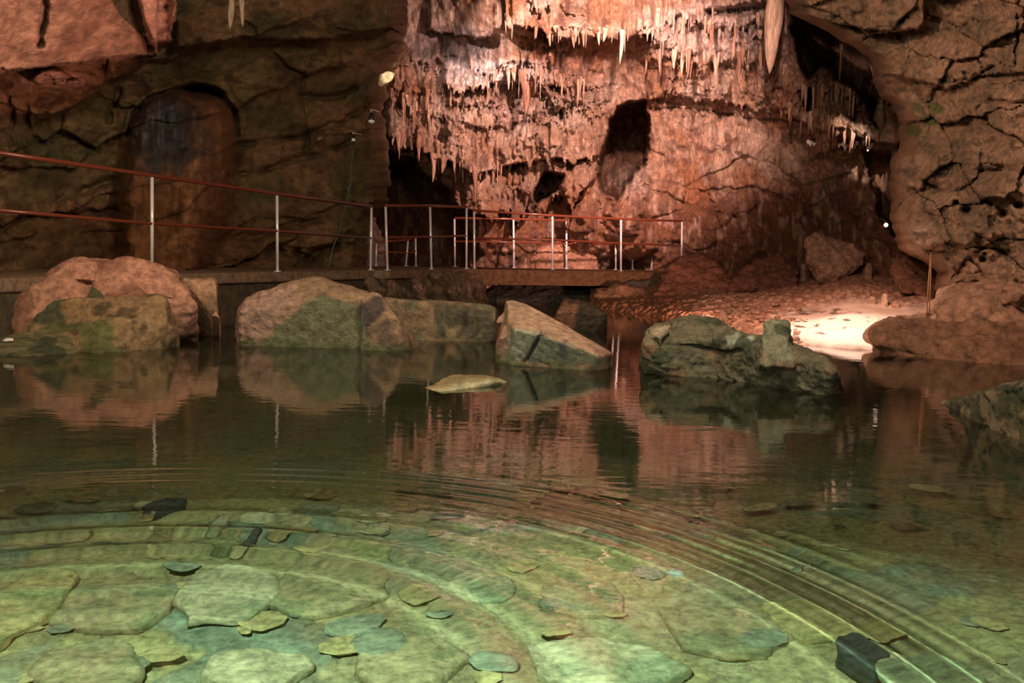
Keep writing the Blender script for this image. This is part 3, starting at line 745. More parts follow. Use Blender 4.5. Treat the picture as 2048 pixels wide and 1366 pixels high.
# wedge rock
o = rock('boulder', [
    [(1012, 602, 8.3, .35), (1024, 600, 8.35, .35), (1045, 606, 8.35, .4), (1090, 628, 8.2, .4), (1180, 680, 7.9, .4), (1222, 706, 7.7, .3),
     (1014, 645, 8.0, .1), (1030, 660, 7.75, .1), (1080, 668, 7.7, .1), (1200, 712, 7.6, .1),
     W(992, 712), W(1003, 719), W(1110, 725), W(1190, 727), W(1226, 716)],
    [(995, 680, 7.95, .3), (1012, 645, 8.1, .2), W(990, 712), W(1010, 715), (1030, 660, 7.9, .2)]],
    0.014, 0.018, 3.5, base=(0.52, 0.35, 0.23), seed=23, mat=M_ROCK,
    paint=[('poly', (0.34, 0.40, 0.30), [(1022, 652), (1085, 665), (1068, 705), (1052, 722), (1012, 720)]),
           ('poly', (0.20, 0.25, 0.17), [(1085, 668), (1210, 715), (1200, 730), (1045, 725)]),
           ('poly', (0.36, 0.20, 0.15), [(1180, 690), (1230, 706), (1230, 722), (1200, 714)]),
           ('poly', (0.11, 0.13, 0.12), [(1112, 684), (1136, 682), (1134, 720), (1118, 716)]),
           ('poly', (0.42, 0.24, 0.18), [(990, 690), (1014, 650), (1022, 665), (1004, 700)]),
           ('crack', (0.04, 0.05, 0.04), [(1086, 662), (1066, 698), (1052, 724)], 3.5), ('low', (0.20, 0.26, 0.12), 0.03)])
tag(o, 'sloping wedge-shaped boulder with pink tilted top and pale green face', 'boulder')
o = rock('rock', [[(994, 642, 8.5, .08), (1012, 622, 8.4, .1), (1022, 604, 8.4, .1), (1014, 640, 8.4, .08), (996, 648, 8.45, .08)]], 0.01, 0.02, 9, base=(0.62, 0.38, 0.27), seed=24)
tag(o, 'thin pink rock spur jutting left off the wedge-shaped boulder', 'rock')
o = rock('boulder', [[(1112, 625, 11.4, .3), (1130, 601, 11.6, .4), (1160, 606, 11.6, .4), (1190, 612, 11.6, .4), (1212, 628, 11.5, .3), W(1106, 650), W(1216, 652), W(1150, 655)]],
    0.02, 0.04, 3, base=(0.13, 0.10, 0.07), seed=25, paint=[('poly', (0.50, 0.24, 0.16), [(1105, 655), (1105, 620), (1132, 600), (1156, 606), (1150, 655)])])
tag(o, 'small dark boulder with rusty left side behind the wedge-shaped boulder', 'boulder')
# half-sunk slab
o = rock('rock_slab', [[W(848, 776, -.05), W(880, 784, -.05), W(1012, 764, -.05), W(985, 752, -.05), W(900, 752, -.05), ground(890, 768, 0.035), ground(1000, 762, 0.03), ground(940, 752, 0.045)]],
    0.012, 0.014, 5, base=(0.34, 0.27, 0.13), seed=26, paint=[('poly', (0.50, 0.50, 0.30), [(850, 780), (930, 766), (1015, 756), (1015, 770), (880, 788)])])
tag(o, 'flat yellowish slab barely breaking the water before the central boulders', 'rock')
# right rock with a stalagmite stub
o = rock('stalagmite_rock', [
    [(1290, 690, 7.5, .5), (1300, 660, 7.7, .5), (1340, 645, 7.8, .5), (1400, 636, 7.8, .4), (1430, 640, 7.7, .4), (1450, 670, 7.6, .4), (1500, 680, 7.3, .3), W(1284, 728), W(1300, 734), W(1500, 756), W(1480, 720)],
    [(1430, 672, 7.3, .4), (1520, 675, 7.1, .4), (1580, 690, 6.9, .4), (1640, 715, 6.7, .4), (1668, 740, 6.5, .3), W(1400, 742), W(1520, 760), W(1640, 774), W(1682, 772), W(1670, 750)],
    [(1530, 650, 6.9, .16), (1538, 640, 6.95, .12), (1556, 637, 6.95, .12), (1570, 643, 6.95, .12), (1572, 655, 6.9, .16), (1522, 700, 6.8, .25), (1582, 700, 6.8, .25), (1520, 730, 6.7, .3), (1590, 735, 6.7, .3)],
    [(1300, 660, 7.6, .2), (1316, 652, 7.6, .2), (1345, 645, 7.6, .2), (1320, 690, 7.4, .2)]],
    0.012, 0.022, 5, base=(0.15, 0.15, 0.09), seed=27, ridged=True, fine=0.9,
    paint=[('noise', (0.26, 0.17, 0.10), 0.05, 4), ('up', (0.20, 0.19, 0.11), 0.6), ('poly', (0.52, 0.44, 0.30), [(1292, 665), (1320, 650), (1345, 655), (1312, 680)]),
           ('poly', (0.42, 0.48, 0.36), [(1454, 672), (1480, 668), (1482, 690), (1456, 690)]), ('poly', (0.42, 0.48, 0.36), [(1490, 674), (1508, 672), (1508, 686), (1490, 688)]),
           ('poly', (0.28, 0.30, 0.19), [(1530, 636), (1575, 636), (1590, 720), (1530, 735)]), ('crack', (0.05, 0.05, 0.03), [(1310, 680), (1380, 692), (1440, 705), (1480, 700)], 4),
           ('noise', DKG, 0.22, 7)])
tag(o, 'grey-green rock with a stubby stalagmite growing from its right half', 'boulder')
# mossy rock on the right edge
o = rock('boulder', [[W(1885, 806), W(1960, 828), W(2060, 885), W(2250, 980), W(2600, 1080), W(2700, 860), W(2250, 800), W(1950, 790), (2600, 740, 4.6, 1.0), ground(1960, 800, 0.05), ground(2000, 795, 0.12), (2050, 768, 5.0, .5), (2150, 740, 4.8, .5), (2250, 760, 4.4, .5)]],
    0.014, 0.035, 4.5, base=(0.12, 0.12, 0.06), seed=28, fine=0.8, paint=[('noise', (0.30, 0.24, 0.14), 0.1, 6), ('noise', DKG, 0.18, 9)])
tag(o, 'mossy green rock sloping into the pool at the right edge', 'boulder')
# ledge at the foot of the right wall
o = rock('rock_ledge', [
    [(1748, 658, 9.6, .8), (1790, 645, 9.8, .8), (1880, 636, 10, .8), (2000, 640, 9.6, 1), (2300, 640, 9, 1), W(1752, 700), W(1745, 690), W(1900, 716), W(2100, 735), W(2300, 740)],
    [(1868, 620, 9.8, .6), (1890, 590, 10, .8), (2100, 560, 9.4, .9), (2300, 560, 9, .9), (1880, 650, 9.6, .6), (2300, 660, 8.8, .8)]],
    0.03, 0.09, 2.0, base=(0.27, 0.15, 0.09), seed=29, ridged=True, fine=0.6, mat=M_RIGHT,
    paint=[('poly', (0.50, 0.30, 0.20), [(1860, 640), (1880, 580), (2300, 540), (2300, 690), (1960, 650)])])
tag(o, 'long low brown rock ledge at the foot of the right wall', 'rock ledge')

# ------------------------------------------------------------------ sand bank
nu, nvv = 460, 260
S, T = np.meshgrid(np.linspace(0, 1, nu), np.linspace(0, 1, nvv))
fu = np.array([1180, 1300, 1420, 1500, 1600, 1680, 1740, 1800, 1950, 2100]); fv = np.array([618, 632, 652, 668, 690, 699, 703, 700, 700, 700])
us = 1180 + S * 920
front = np.array([list(ground(a, b_, 0.0)) for a, b_ in zip(us[0], np.interp(us[0], fu, fv))])
Yb = 18.6
fx, fy = front[:, 0][None], front[:, 1][None]
Yg = fy - 0.5 + T ** 1.3 * (Yb - fy + 0.5)
Xg = fx * Yg / fy
k = (Yg - fy) / (Yb - fy)
uu = us
top = np.interp(uu, [1180, 1400, 1500, 1620, 1700, 1800, 1900], [0.30, 0.42, 0.42, 0.52, 0.70, 0.66, 0.7])
Z = np.where(k < 0, 0.35 * k * 4, top * (0.22 * sst(k, 0, 0.10) + 0.78 * sst(k, 0.05, 0.95)))
rough = blob(uu, T * 100, 1480, 26, 140, 30, s=71)
Z = Z + 0.05 * fbm(Xg * 1.5, Yg * 1.5, 0, 321, 4) * sst(k, 0, .1)
pu, pv = project(np.stack([Xg, Yg, Z], -1))
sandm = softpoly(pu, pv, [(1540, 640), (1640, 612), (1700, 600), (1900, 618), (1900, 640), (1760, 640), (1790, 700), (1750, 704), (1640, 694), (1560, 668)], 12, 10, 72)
g1, g2, idm, _, _ = worley(Xg / 0.10, Yg / 0.10, 35)
Z = Z + (1 - sandm) * 0.045 * idm * sst(g2 - g1, 0.0, 0.35) * sst(k, 0, 0.03)
c = np.ones(Xg.shape + (3,)) * np.array((0.42, 0.24, 0.16))
c = mixc(c, (0.56, 0.36, 0.26), sst(idm, 0.5, 0.8))
c = mixc(c, (0.16, 0.08, 0.05), (1 - sst(g2 - g1, 0.02, 0.2)) * 0.7)
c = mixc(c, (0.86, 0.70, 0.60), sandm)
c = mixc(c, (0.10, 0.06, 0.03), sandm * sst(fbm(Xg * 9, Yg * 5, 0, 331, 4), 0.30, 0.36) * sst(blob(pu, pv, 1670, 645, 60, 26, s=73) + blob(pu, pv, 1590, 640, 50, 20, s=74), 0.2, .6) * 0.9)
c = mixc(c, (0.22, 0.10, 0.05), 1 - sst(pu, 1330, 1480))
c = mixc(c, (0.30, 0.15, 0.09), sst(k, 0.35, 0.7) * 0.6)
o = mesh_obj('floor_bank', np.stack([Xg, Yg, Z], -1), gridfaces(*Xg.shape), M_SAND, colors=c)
tag(o, kind='structure')
from mathutils.bvhtree import BVHTree
bank_tree = BVHTree.FromObject(o, bpy.context.evaluated_depsgraph_get())
def on_bank(x, y):
    h = bank_tree.ray_cast(Vector((x, y, 5)), Vector((0, 0, -1)))
    return h[0].z if h[0] else 0.0

def bank_pix(u, v):
    d = P(u, v, 1.0) - Vector((0, 0, EYE))
    h = bank_tree.ray_cast(Vector((0, 0, EYE)), d.normalized())
    return h[0] if h[0] else ground(u, v, 0.3)

# stones on and behind the bank
def stone_at(name, u, vb, wpx, hpx, base, seed, mat=None, taper=0.6, amp=0.02, vox=0.014, lean=0):
    g = bank_pix(u, vb); s = g.y / F
    w_, h_ = wpx * s / 2, hpx * s
    pts = []
    for k_ in range(7):
        a = k_ * math.tau / 7 + seed
        for zz, rr_ in ((-0.06, 1.0), (0.45 * h_, 1.0), (h_ * 0.9, taper), (h_, taper * 0.6)):
            pts.append(Vector((g.x + math.cos(a) * w_ * rr_ + lean * zz, g.y + math.sin(a) * w_ * rr_, g.z + zz)))
    return rock(name, [pts], vox, amp, 6, mat, base, seed=seed)
for (u, vb, wp, hp_, bs, tp, lb, nm_, ct) in (
    (1768, 612, 17, 26, (0.80, 0.58, 0.44), 0.7, 'pale rounded stalagmite stub standing at the back edge of bright sand', 'stalagmite', 'stalagmite'),
    (1745, 607, 18, 14, (0.70, 0.46, 0.34), 0.7, 'small pale stone left of the rounded stub on the sand', 'stone', 'rock'),
    (1792, 614, 20, 12, (0.60, 0.36, 0.26), 0.6, 'small pinkish stone right of the rounded stub on the sand', 'stone', 'rock'),
    (1606, 562, 14, 34, (0.42, 0.24, 0.16), 0.7, 'short stalagmite standing left of the tilted slab', 'stalagmite', 'stalagmite'),
    (1736, 556, 18, 30, (0.40, 0.22, 0.15), 0.6, 'short stalagmite on the mound right of the tilted slab', 'stalagmite', 'stalagmite'),
    (1446, 640, 22, 12, (0.55, 0.34, 0.24), 0.7, 'pinkish stone on the gravel shore behind the stalagmite rock', 'stone', 'rock'),
    (1428, 652, 18, 10, (0.62, 0.40, 0.26), 0.7, 'orange stone at the left end of the gravel shore', 'stone', 'rock')):
    tag(stone_at(nm_, u, vb, wp, hp_, bs, int(u), taper=tp), lb, ct)
# loose stones scattered over the gravel shore
proto = []
for k_ in range(4):
    pts = [Vector((math.cos(a) * random.uniform(.7, 1), math.sin(a) * random.uniform(.7, 1), z_ * random.uniform(.5, .9))) * 0.05 for a in np.linspace(0, 5.4, 7) for z_ in (-0.6, 0.5)]
    r_ = rock('stone', [pts], 0.012, 0.008, 20, M_ROCK, (0.46, 0.27, 0.18), seed=60 + k_)
    proto.append(r_)
cnt = 0
while cnt < 110:
    u = random.uniform(1400, 1700); v = random.uniform(590, 690)
    if v > np.interp(u, fu, fv) - 3 or (u > 1600 and v > 600): continue
    g = bank_pix(u, v)
    o = proto[cnt] if cnt < 4 else proto[cnt % 4].copy()
    if cnt >= 4: col.objects.link(o)
    s_ = random.uniform(0.5, 1.6)
    o.location = (g.x, g.y, g.z - 0.008); o.scale = (s_, s_, s_ * .8); o.rotation_euler = (0, 0, random.uniform(0, 6))
    zn = 'left' if u < 1500 else ('middle' if u < 1600 else 'right'); sz = 'tiny' if s_ < 1.0 else 'fist-sized'
    tag(o, '%s reddish stone on the %s part of the gravel shore beyond the pool' % (sz, zn), 'stone', '%s stones on the %s of the gravel shore' % (sz, zn))
    cnt += 1

# rocks further back
def far_rock(name, label, cat, hulls, base, seed, vox=0.03, amp=0.09, scale=2.2, mat=None, paint=()):
    return tag(rock(name, hulls, vox, amp, scale, mat or M_ROCK, base, seed=seed, paint=paint, fine=0.8), label, cat)
far_rock('rock_slab', 'tilted pinkish slab leaning at the foot of the far wall', 'rock',
    [[(1612, 478, 16.2, .5), (1630, 470, 16.2, .5), (1700, 492, 16.2, .5), (1735, 512, 16.2, .5), (1728, 524, 16.2, .4), (1682, 545, 16.0, .4), (1640, 540, 16.0, .4), (1612, 520, 16.1, .4), (1690, 560, 16.1, .4), (1640, 565, 16.1, .4)]],
    (0.48, 0.27, 0.19), 31)
far_rock('boulder', 'rounded reddish boulder behind the bridge railings', 'boulder',
    [[(1064, 520, 19.0, .8), (1085, 495, 19.1, .8), (1120, 487, 19.1, .8), (1160, 495, 19.1, .8), (1190, 515, 19.1, .8), (1200, 545, 19.0, .8), (1060, 545, 19.0, .8)]],
    (0.46, 0.22, 0.14), 32)
far_rock('boulder', 'pink cone-shaped rock behind the gap between the two railings', 'boulder',
    [[(742, 432, 17.6, .3), (722, 470, 17.5, .5), (768, 480, 17.5, .5), (770, 500, 17.5, .5), (728, 520, 17.5, .5), (775, 545, 17.5, .5), (740, 550, 17.5, .5)]],
    (0.44, 0.26, 0.22), 33)
far_rock('boulder', 'dark reddish boulder right of the bridge end under the far wall', 'boulder',
    [[(1330, 560, 16.8, 1), (1350, 520, 17, 1), (1400, 505, 17.2, 1), (1440, 530, 17.2, 1), (1470, 570, 16.6, 1), (1300, 610, 16.2, 1), (1480, 605, 16.2, 1)]],
    (0.24, 0.10, 0.06), 34)
far_rock('rock', 'grey block supporting the right end of the bridge', 'rock',
    [[(1250, 566, 17.4, .8), (1330, 562, 17.4, .8), (1342, 598, 17.2, .8), (1252, 602, 17.2, .8), (1290, 610, 17.2, .8)]], (0.15, 0.12, 0.10), 35)
far_rock('rock', 'brown rubble rock beneath the right half of the bridge', 'rock',
    [[(1192, 580, 16.8, .6), (1230, 572, 16.8, .6), (1290, 578, 16.8, .6), (1298, 600, 16.6, .6), (1194, 606, 16.6, .6), (1240, 612, 16.5, .6)]], (0.36, 0.19, 0.11), 36)
far_rock('boulder', 'low dark grey rock in the shadow under the left half of the bridge', 'boulder',
    [[(962, 584, 18.2, .8), (1000, 572, 18.4, .8), (1100, 570, 18.4, .8), (1180, 575, 18.4, .8), (1195, 600, 18.0, .8), (965, 615, 17.8, .8), (1190, 622, 17.8, .8)]], (0.12, 0.10, 0.08), 39)
far_rock('boulder', 'dark rock mass at the base of the far wall left of the mound', 'boulder',
    [[(1470, 560, 16.4, 1), (1500, 530, 16.8, 1), (1560, 510, 17, 1), (1600, 540, 16.8, 1), (1590, 575, 16.2, 1), (1460, 585, 16.0, 1)]], (0.26, 0.11, 0.07), 37)
far_rock('boulder', 'dark hollowed boulder between the mound and the right wall', 'boulder',
    [[(1790, 540, 14.5, 1), (1820, 505, 14.8, 1), (1880, 510, 14.8, 1), (1920, 560, 14.4, 1), (1900, 600, 14, 1), (1800, 585, 14, 1)]], (0.24, 0.11, 0.07), 38)

# ------------------------------------------------------------------ walkway and bridge
ZD = 0.59
def dk(u, D):
    p = P(u, 540, D); return Vector((p.x, p.y, ZD))
def prism(name, top, z0, mat, parent=None, z1=None):
    z1 = ZD if z1 is None else z1
    n_ = len(top); vs = [(p[0], p[1], z0) for p in top] + [(p[0], p[1], z1) for p in top]
    fs = [tuple(range(n_ - 1, -1, -1)), tuple(range(n_, 2 * n_))] + [(i_, (i_ + 1) % n_, n_ + (i_ + 1) % n_, n_ + i_) for i_ in range(n_)]
    bm = bmesh.new(); bv = [bm.verts.new(v_) for v_ in vs]
    for f_ in fs: bm.faces.new([bv[q] for q in f_])
    bmesh.ops.recalc_face_normals(bm, faces=bm.faces)
    bmesh.ops.bevel(bm, geom=bm.edges[:], offset=0.012, segments=2, affect='EDGES', clamp_overlap=True)
    me = bpy.data.meshes.new(name); bm.to_mesh(me); bm.free(); me.materials.append(mat)
    o = bpy.data.objects.new(name, me); col.objects.link(o)
    if parent: adopt(o, parent)
    return o
A0, A1, A2, A3 = dk(-330, 6.9), dk(304, 10.3), dk(554, 12.2), dk(743, 14.2)
dirA = (A3 - A1).normalized(); off = Vector((-dirA.y, dirA.x, 0))      # towards the left wall
ed = Vector((dirA.y, -dirA.x, 0)) * 0.05
B1, B2, B3 = dk(773, 14.3), dk(862, 15.6), dk(950, 16.75)
wk = empty('walkway', (A1.x, A1.y, 0))
o = prism('deck', [A0 + ed, A1 + ed, A2 + ed, A3 + ed, B1 + ed, B2 + ed, B3 + ed, B3 + Vector((0.1, 1.9, 0)), dk(760, 17.6), A2 + off * 1.7, A1 + off * 1.7, A0 + off * 1.7], ZD - 0.12, M_CONC, wk)
o = prism('footing', [A0 + ed - off * 0.0, A1, A2, A3, A3 + off * 0.6, A2 + off * 0.6, A1 + off * 0.6, A0 + off * 0.6], -0.6, rock_mat('wet footing', 1.5, 0.6, 0.5, base=(0.09, 0.07, 0.045)), wk, ZD - 0.12)
tag(wk, 'concrete walkway along the left wall carrying the long railing', 'walkway')
o = rock('stone_wall', [
    [dk(735, 14.0) + Vector((0, 0, -.12)), dk(950, 16.6) + Vector((0, 0, -.06)), dk(962, 16.8) + Vector((0, 0, -.1)), dk(735, 15.2) + Vector((0, 0, -.12)), dk(960, 18.2) + Vector((0, 0, -.12)),
     P(735, 605, 13.8), P(968, 606, 16.5), P(735, 640, 13.8), P(970, 625, 16.5), P(960, 625, 18.2)]],
    0.025, 0.07, 3.2, base=(0.22, 0.15, 0.09), seed=41, ridged=True, fine=0.6, paint=[('noise', (0.42, 0.24, 0.18), 0.2, 4), ('noise', (0.07, 0.05, 0.03), 0.1, 5)])
tag(o, 'rubble stone abutment under the walkway where it meets the bridge', 'wall')
C1, C2, C3, C4 = dk(940, 16.75), dk(1105, 17.3), dk(1242, 17.6), dk(1380, 17.9)
br = empty('bridge', (C2.x, C2.y, 0.34))
bo = Vector((0.12, 1.55, 0))
M_BEAM = rock_mat('bridge beam', 2.0, 0.25, 0.7, base=(0.17, 0.085, 0.04), pit=0.1, dist=0.006)
C5 = dk(1322, 17.75)
prism('deck', [C1, C2, C3, C5, C4, C4 + bo, C3 + bo, C2 + bo, C1 + bo], ZD - 0.05, M_BEAM, br)
fw = Vector((0, -0.06, 0))
prism('beam', [C1 + fw, C5 + fw, C5 + fw * -1.2, C1 + fw * -1.2], ZD - 0.26, M_BEAM, br, ZD - 0.004)
prism('beam', [C1 + bo - fw, C5 + bo - fw, C5 + bo + fw, C1 + bo + fw], ZD - 0.26, M_BEAM, br, ZD - 0.06)
tag(br, 'short flat footbridge with a brown edge beam before the far wall', 'bridge')

# railings
def tube_mesh(pts, r, n_=10):
    vs, fs = [], []
    pts = [Vector(p) for p in pts]
    for i_, p in enumerate(pts):
        t = (pts[min(i_ + 1, len(pts) - 1)] - pts[max(i_ - 1, 0)]).normalized()
        a = t.cross(Vector((0, 0, 1)))
        if a.length < 0.05: a = t.cross(Vector((1, 0, 0)))
        a.normalize(); b_ = t.cross(a)
        ri = r[i_] if isinstance(r, (list, tuple)) else r
        for k_ in range(n_):
            an = math.tau * k_ / n_
            vs.append(p + (a * math.cos(an) + b_ * math.sin(an)) * ri)
    for i_ in range(len(pts) - 1):
        for k_ in range(n_):
            q = (k_ + 1) % n_
            fs.append((i_ * n_ + k_, i_ * n_ + q, (i_ + 1) * n_ + q, (i_ + 1) * n_ + k_))
    fs.append(tuple(range(n_ - 1, -1, -1))); fs.append(tuple(range((len(pts) - 1) * n_, len(pts) * n_)))
    return vs, fs
def tube(name, pts, r, mat, parent=None, n_=10):
    vs, fs = tube_mesh(pts, r, n_)
    o = mesh_obj(name, [tuple(v_) for v_ in vs], fs, mat)
    if parent: adopt(o, parent)
    return o
def railing(label, posts, mids, group=None, pr=0.018, rr_=0.021, ends=True, rails=True, foot=True):
    """posts: (u_top, v_top, u_base, v_base, D); mids: v of the middle rail at each post"""
    b0 = P(posts[0][2], posts[0][3], posts[0][4])
    e_ = empty('railing', (b0.x, b0.y, ZD))
    tops, ms_ = [], []
    for k_, (ut, vt, ub, vb, D_) in enumerate(posts):
        t_ = P(ut, vt, D_); b_ = P(ub, vb, D_); b_.z = ZD; b_.y = D_
        tops.append(t_)
        f_ = (mids[k_] - vt) / (vb - vt); ms_.append(t_.lerp(b_, f_))
        p_ = tube('post', [b_ - Vector((0, 0, 0.0)), b_.lerp(t_, 0.5), t_ - (t_ - b_).normalized() * 0.018], pr, M_STEEL, e_, 14)
        if foot:
            vs, fs = tube_mesh([b_, b_ + Vector((0, 0, 0.012))], 0.045, 16)
            fp = mesh_obj('foot_plate', [tuple(v_) for v_ in vs], fs, M_STEEL); fp.parent = p_
            fp.data.transform(Matrix.Translation(-e_.location))
    if rails:
        tube('top_rail', tops, rr_, M_RAIL, e_, 14)
        tube('middle_rail', ms_, rr_ * 0.8, M_RAIL, e_, 12)
    tag(e_, label, 'railing', group)
    return e_
railing('long railing of red-brown rails on steel posts along the left walkway',
        [(-150, 284, -150, 540, 8.15), (304, 351, 304, 548, 10.3), (554, 388, 555, 557, 12.2), (743, 413, 741, 560, 14.2)], [400, 447, 468, 486])
railing('short railing with three posts between the long railing and the bridge',
        [(771, 411, 775, 556, 14.3), (860, 412, 863, 543, 15.6), (933, 414, 933, 536, 16.6)], [482, 476, 470])
railing('near-side bridge railing with four posts over the brown beam',
        [(948, 421, 949, 530, 16.95), (1105, 431, 1105, 535, 17.3), (1242, 438, 1242, 535, 17.6), (1364, 442, 1363, 538, 17.85)], [473, 477, 483, 488])
railing('far-side bridge railing seen between the near railing posts',
        [(909, 436, 910, 535, 18.25), (1027, 438, 1028, 535, 18.5), (1133, 441, 1133, 535, 18.75), (1231, 445, 1232, 537, 19.0)], [483, 484, 486, 487])
railing('low short railing segment beyond the right end of the bridge', [(1266, 467, 1265, 537, 19.6), (1306, 471, 1303, 538, 19.7)], [500, 502])
railing('dim railing segment behind the short three-post railing', [(753, 484, 752, 536, 17.4), (816, 480, 812, 531, 17.9), (831, 472, 832, 533, 18.1)], [505, 505, 503])

# ------------------------------------------------------------------ lamps, cable, cords
def lamp(label, u, v, D, size=0.09):
    e_ = empty('wall_lamp', P(u, v, D))
    vs, fs = tube_mesh([(0, 0.02, 0.02), (0, -0.02, -size * .3), (0, -0.05, -size)], [size * .35, size * .5, size * .55], 16)
    mesh_obj('housing', [tuple(q) for q in vs], fs, M_DARK, e_)
    vs, fs = tube_mesh([(0, -0.05, -size), (0, -0.056, -size * 1.15)], [size * .5, size * .4], 16)
    mesh_obj('lens', [tuple(q) for q in vs], fs, M_GLASS, e_)
    vs, fs = tube_mesh([(0, 0.0, 0.02), (-0.03, 0.05, size * .9), (0.06, 0.3, size * .9)], 0.012, 8)
    mesh_obj('bracket', [tuple(q) for q in vs], fs, M_STEEL, e_)
    return tag(e_, label, 'lamp')
lamp('small steel spotlight on a bracket at the edge of the left wall', 744, 230, 15.6, 0.10)
lamp('small pale lamp fixed on the left wall above a hanging cable', 708, 272, 15.2, 0.06)
pc = [P(a, b_, D_) for a, b_, D_ in ((709, 282, 15.2), (706, 310, 15.1), (702, 345, 15.3), (700, 370, 15.3), (694, 400, 15.4), (688, 425, 15.5), (676, 470, 15.6), (664, 500, 15.5), (655, 540, 15.3))]
o = tube('cable', pc, 0.013, M_CABLE); recenter(o)
tag(o, 'thin grey-green cable hanging down the left wall from the pale lamp', 'cable')
bl = empty('bulb', P(1772, 450, 14.6))
bm = bmesh.new(); bmesh.ops.create_uvsphere(bm, u_segments=16, v_segments=10, radius=0.032); me = bpy.data.meshes.new('glass'); bm.to_mesh(me); bm.free(); me.materials.append(M_BULB)
o = bpy.data.objects.new('glass', me); col.objects.link(o); o.parent = bl
vs, fs = tube_mesh([(0, 0, 0.02), (0, 0.04, 0.06), (0.02, 0.3, 0.10)], 0.014, 8); mesh_obj('holder', [tuple(q) for q in vs], fs, M_DARK, bl)
tag(bl, 'tiny bright bulb low on the dark far wall near the right wall', 'lamp')
o = tube('cord', [P(1863, 505, 9.9), P(1861, 560, 9.9), P(1858, 640, 9.95)], 0.006, M_ROPE); recenter(o); tag(o, 'right one of two thin brown cords hanging at the right wall', 'cord')
o = tube('cord', [P(1862, 505, 9.85), P(1857, 560, 9.85), P(1853, 640, 9.9)], 0.006, M_ROPE); recenter(o); tag(o, 'left one of two thin brown cords hanging at the right wall', 'cord')

# white scraps at the left boulder
for k_, (u, v, s_, lb) in enumerate(((42, 698, 0.055, 'crumpled white scrap at the waterline below the mossy boulder'), (16, 680, 0.04, 'thin white twig-like scrap on the mossy rock at far left'))):
    g = P(u, v, 8.02)
    pts = [g + Vector((random.uniform(-1, 1) * s_ * 1.4, random.uniform(-.5, .5) * s_, random.uniform(-.6, .6) * s_)) for _ in range(9)]
    o = rock('scrap', [pts], 0.006, 0.012, 30, M_WHITE, (0.8, 0.8, 0.8), seed=90 + k_); tag(o, lb, 'scrap')

# bright calcite clusters above the right alcove
for k_, (u, v, s_, lb) in enumerate(((1705, 292, 26, 'brilliant white calcite cluster glinting under the ledge at upper right'),
                                  (1625, 286, 9, 'small bright calcite tip left of the white cluster'),
                                  (1742, 292, 8, 'small bright calcite tip right of the white cluster'),
                                  (1788, 335, 9, 'lone bright calcite tip low beside the right wall'))):
    D_ = back_at(u, v) - 0.35; hs = []
    for q in range(2 + s_ // 4):
        du, dv = random.uniform(-s_, s_), random.uniform(-s_ * .5, s_ * .6)
        hs.append([(u + du - 3, v + dv - 3, D_, .1), (u + du + 4, v + dv - 2, D_, .1), (u + du - 3 - .2 * dv, v + dv + 8, D_, .06)])
    hs.append([(u - s_ * .6, v - 3, D_ + .1, .35), (u + s_ * .6, v - 4, D_ + .1, .35), (u, v + 4, D_ + .1, .35)])
    o = rock('calcite_cluster', hs, 0.016, 0.02, 9, M_PALE, (0.9, 0.85, 0.8), seed=100 + k_, smooth_it=0)
    o.data.materials.clear(); o.data.materials.append(plain_mat('white calcite', (0.92, 0.86, 0.80), 0.35))
    tag(o, lb, 'calcite')
spot(P(1545, -80, 9.3), P(1716, 298, back_at(1716, 298) - .3), 5000, (1, .84, .72), 4.6, 0.7, 0.02)

spot(P(1060, -60, 11.5), P(776, 154, 13.9), 900, (1, .86, .62), 3.2, 0.5, 0.02)  # narrow spot added to brighten the flake below, no fixture there
# yellowish lit flake and strip at the edge of the left wall
o = rock('rock_flake', [[(756, 170, 13.9, .1), (760, 150, 13.9, .1), (775, 142, 13.9, .1), (790, 146, 13.9, .1), (784, 160, 13.9, .1), (762, 174, 13.9, .1)]], 0.012, 0.012, 9, base=(0.80, 0.62, 0.42), seed=111)
tag(o, 'bright yellow-white rock flake at the upper right edge of left wall', 'rock')
o = rock('rock_flake', [[(786, 138, 14.1, .08), (800, 110, 14.1, .08), (814, 92, 14.1, .08), (818, 96, 14.1, .08), (808, 115, 14.1, .08), (792, 138, 14.1, .08)]], 0.012, 0.012, 9, base=(0.50, 0.28, 0.19), seed=112)
tag(o, 'narrow orange rock strip above the bright yellow-white flake', 'rock')

# ------------------------------------------------------------------ stalactites
def stal_mesh(L_, r0, seed, blunt=0.15):
    n_, k_ = 12, max(8, int(L_ / 0.03)); k_ = min(k_, 26)
    vs, fs = [], []
    for i_ in range(k_ + 1):
        t = i_ / k_
        rad_ = r0 * ((1 - t) ** 0.7 * (1 - blunt) + blunt * (1 - t ** 6)) * (1 + 0.18 * math.sin(t * 11 + seed) * (1 - t))
        cx_ = 0.25 * r0 * math.sin(t * 3 + seed); cy_ = 0.25 * r0 * math.cos(t * 2.3 + seed)
        for q in range(n_):
            a = math.tau * q / n_
            f_ = 1 + 0.16 * math.sin(3 * a + seed) + 0.08 * math.sin(5 * a + 2 * seed)
            vs.append((cx_ + math.cos(a) * rad_ * f_, cy_ + math.sin(a) * rad_ * f_, -L_ * t))
    for i_ in range(k_):
        for q in range(n_):
            p_ = (q + 1) % n_
            fs.append((i_ * n_ + q, (i_ + 1) * n_ + q, (i_ + 1) * n_ + p_, i_ * n_ + p_))
    fs.append(tuple(range(n_ - 1, -1, -1))[::-1]); fs.append(tuple(range(k_ * n_, (k_ + 1) * n_))[::-1])
    return vs, fs
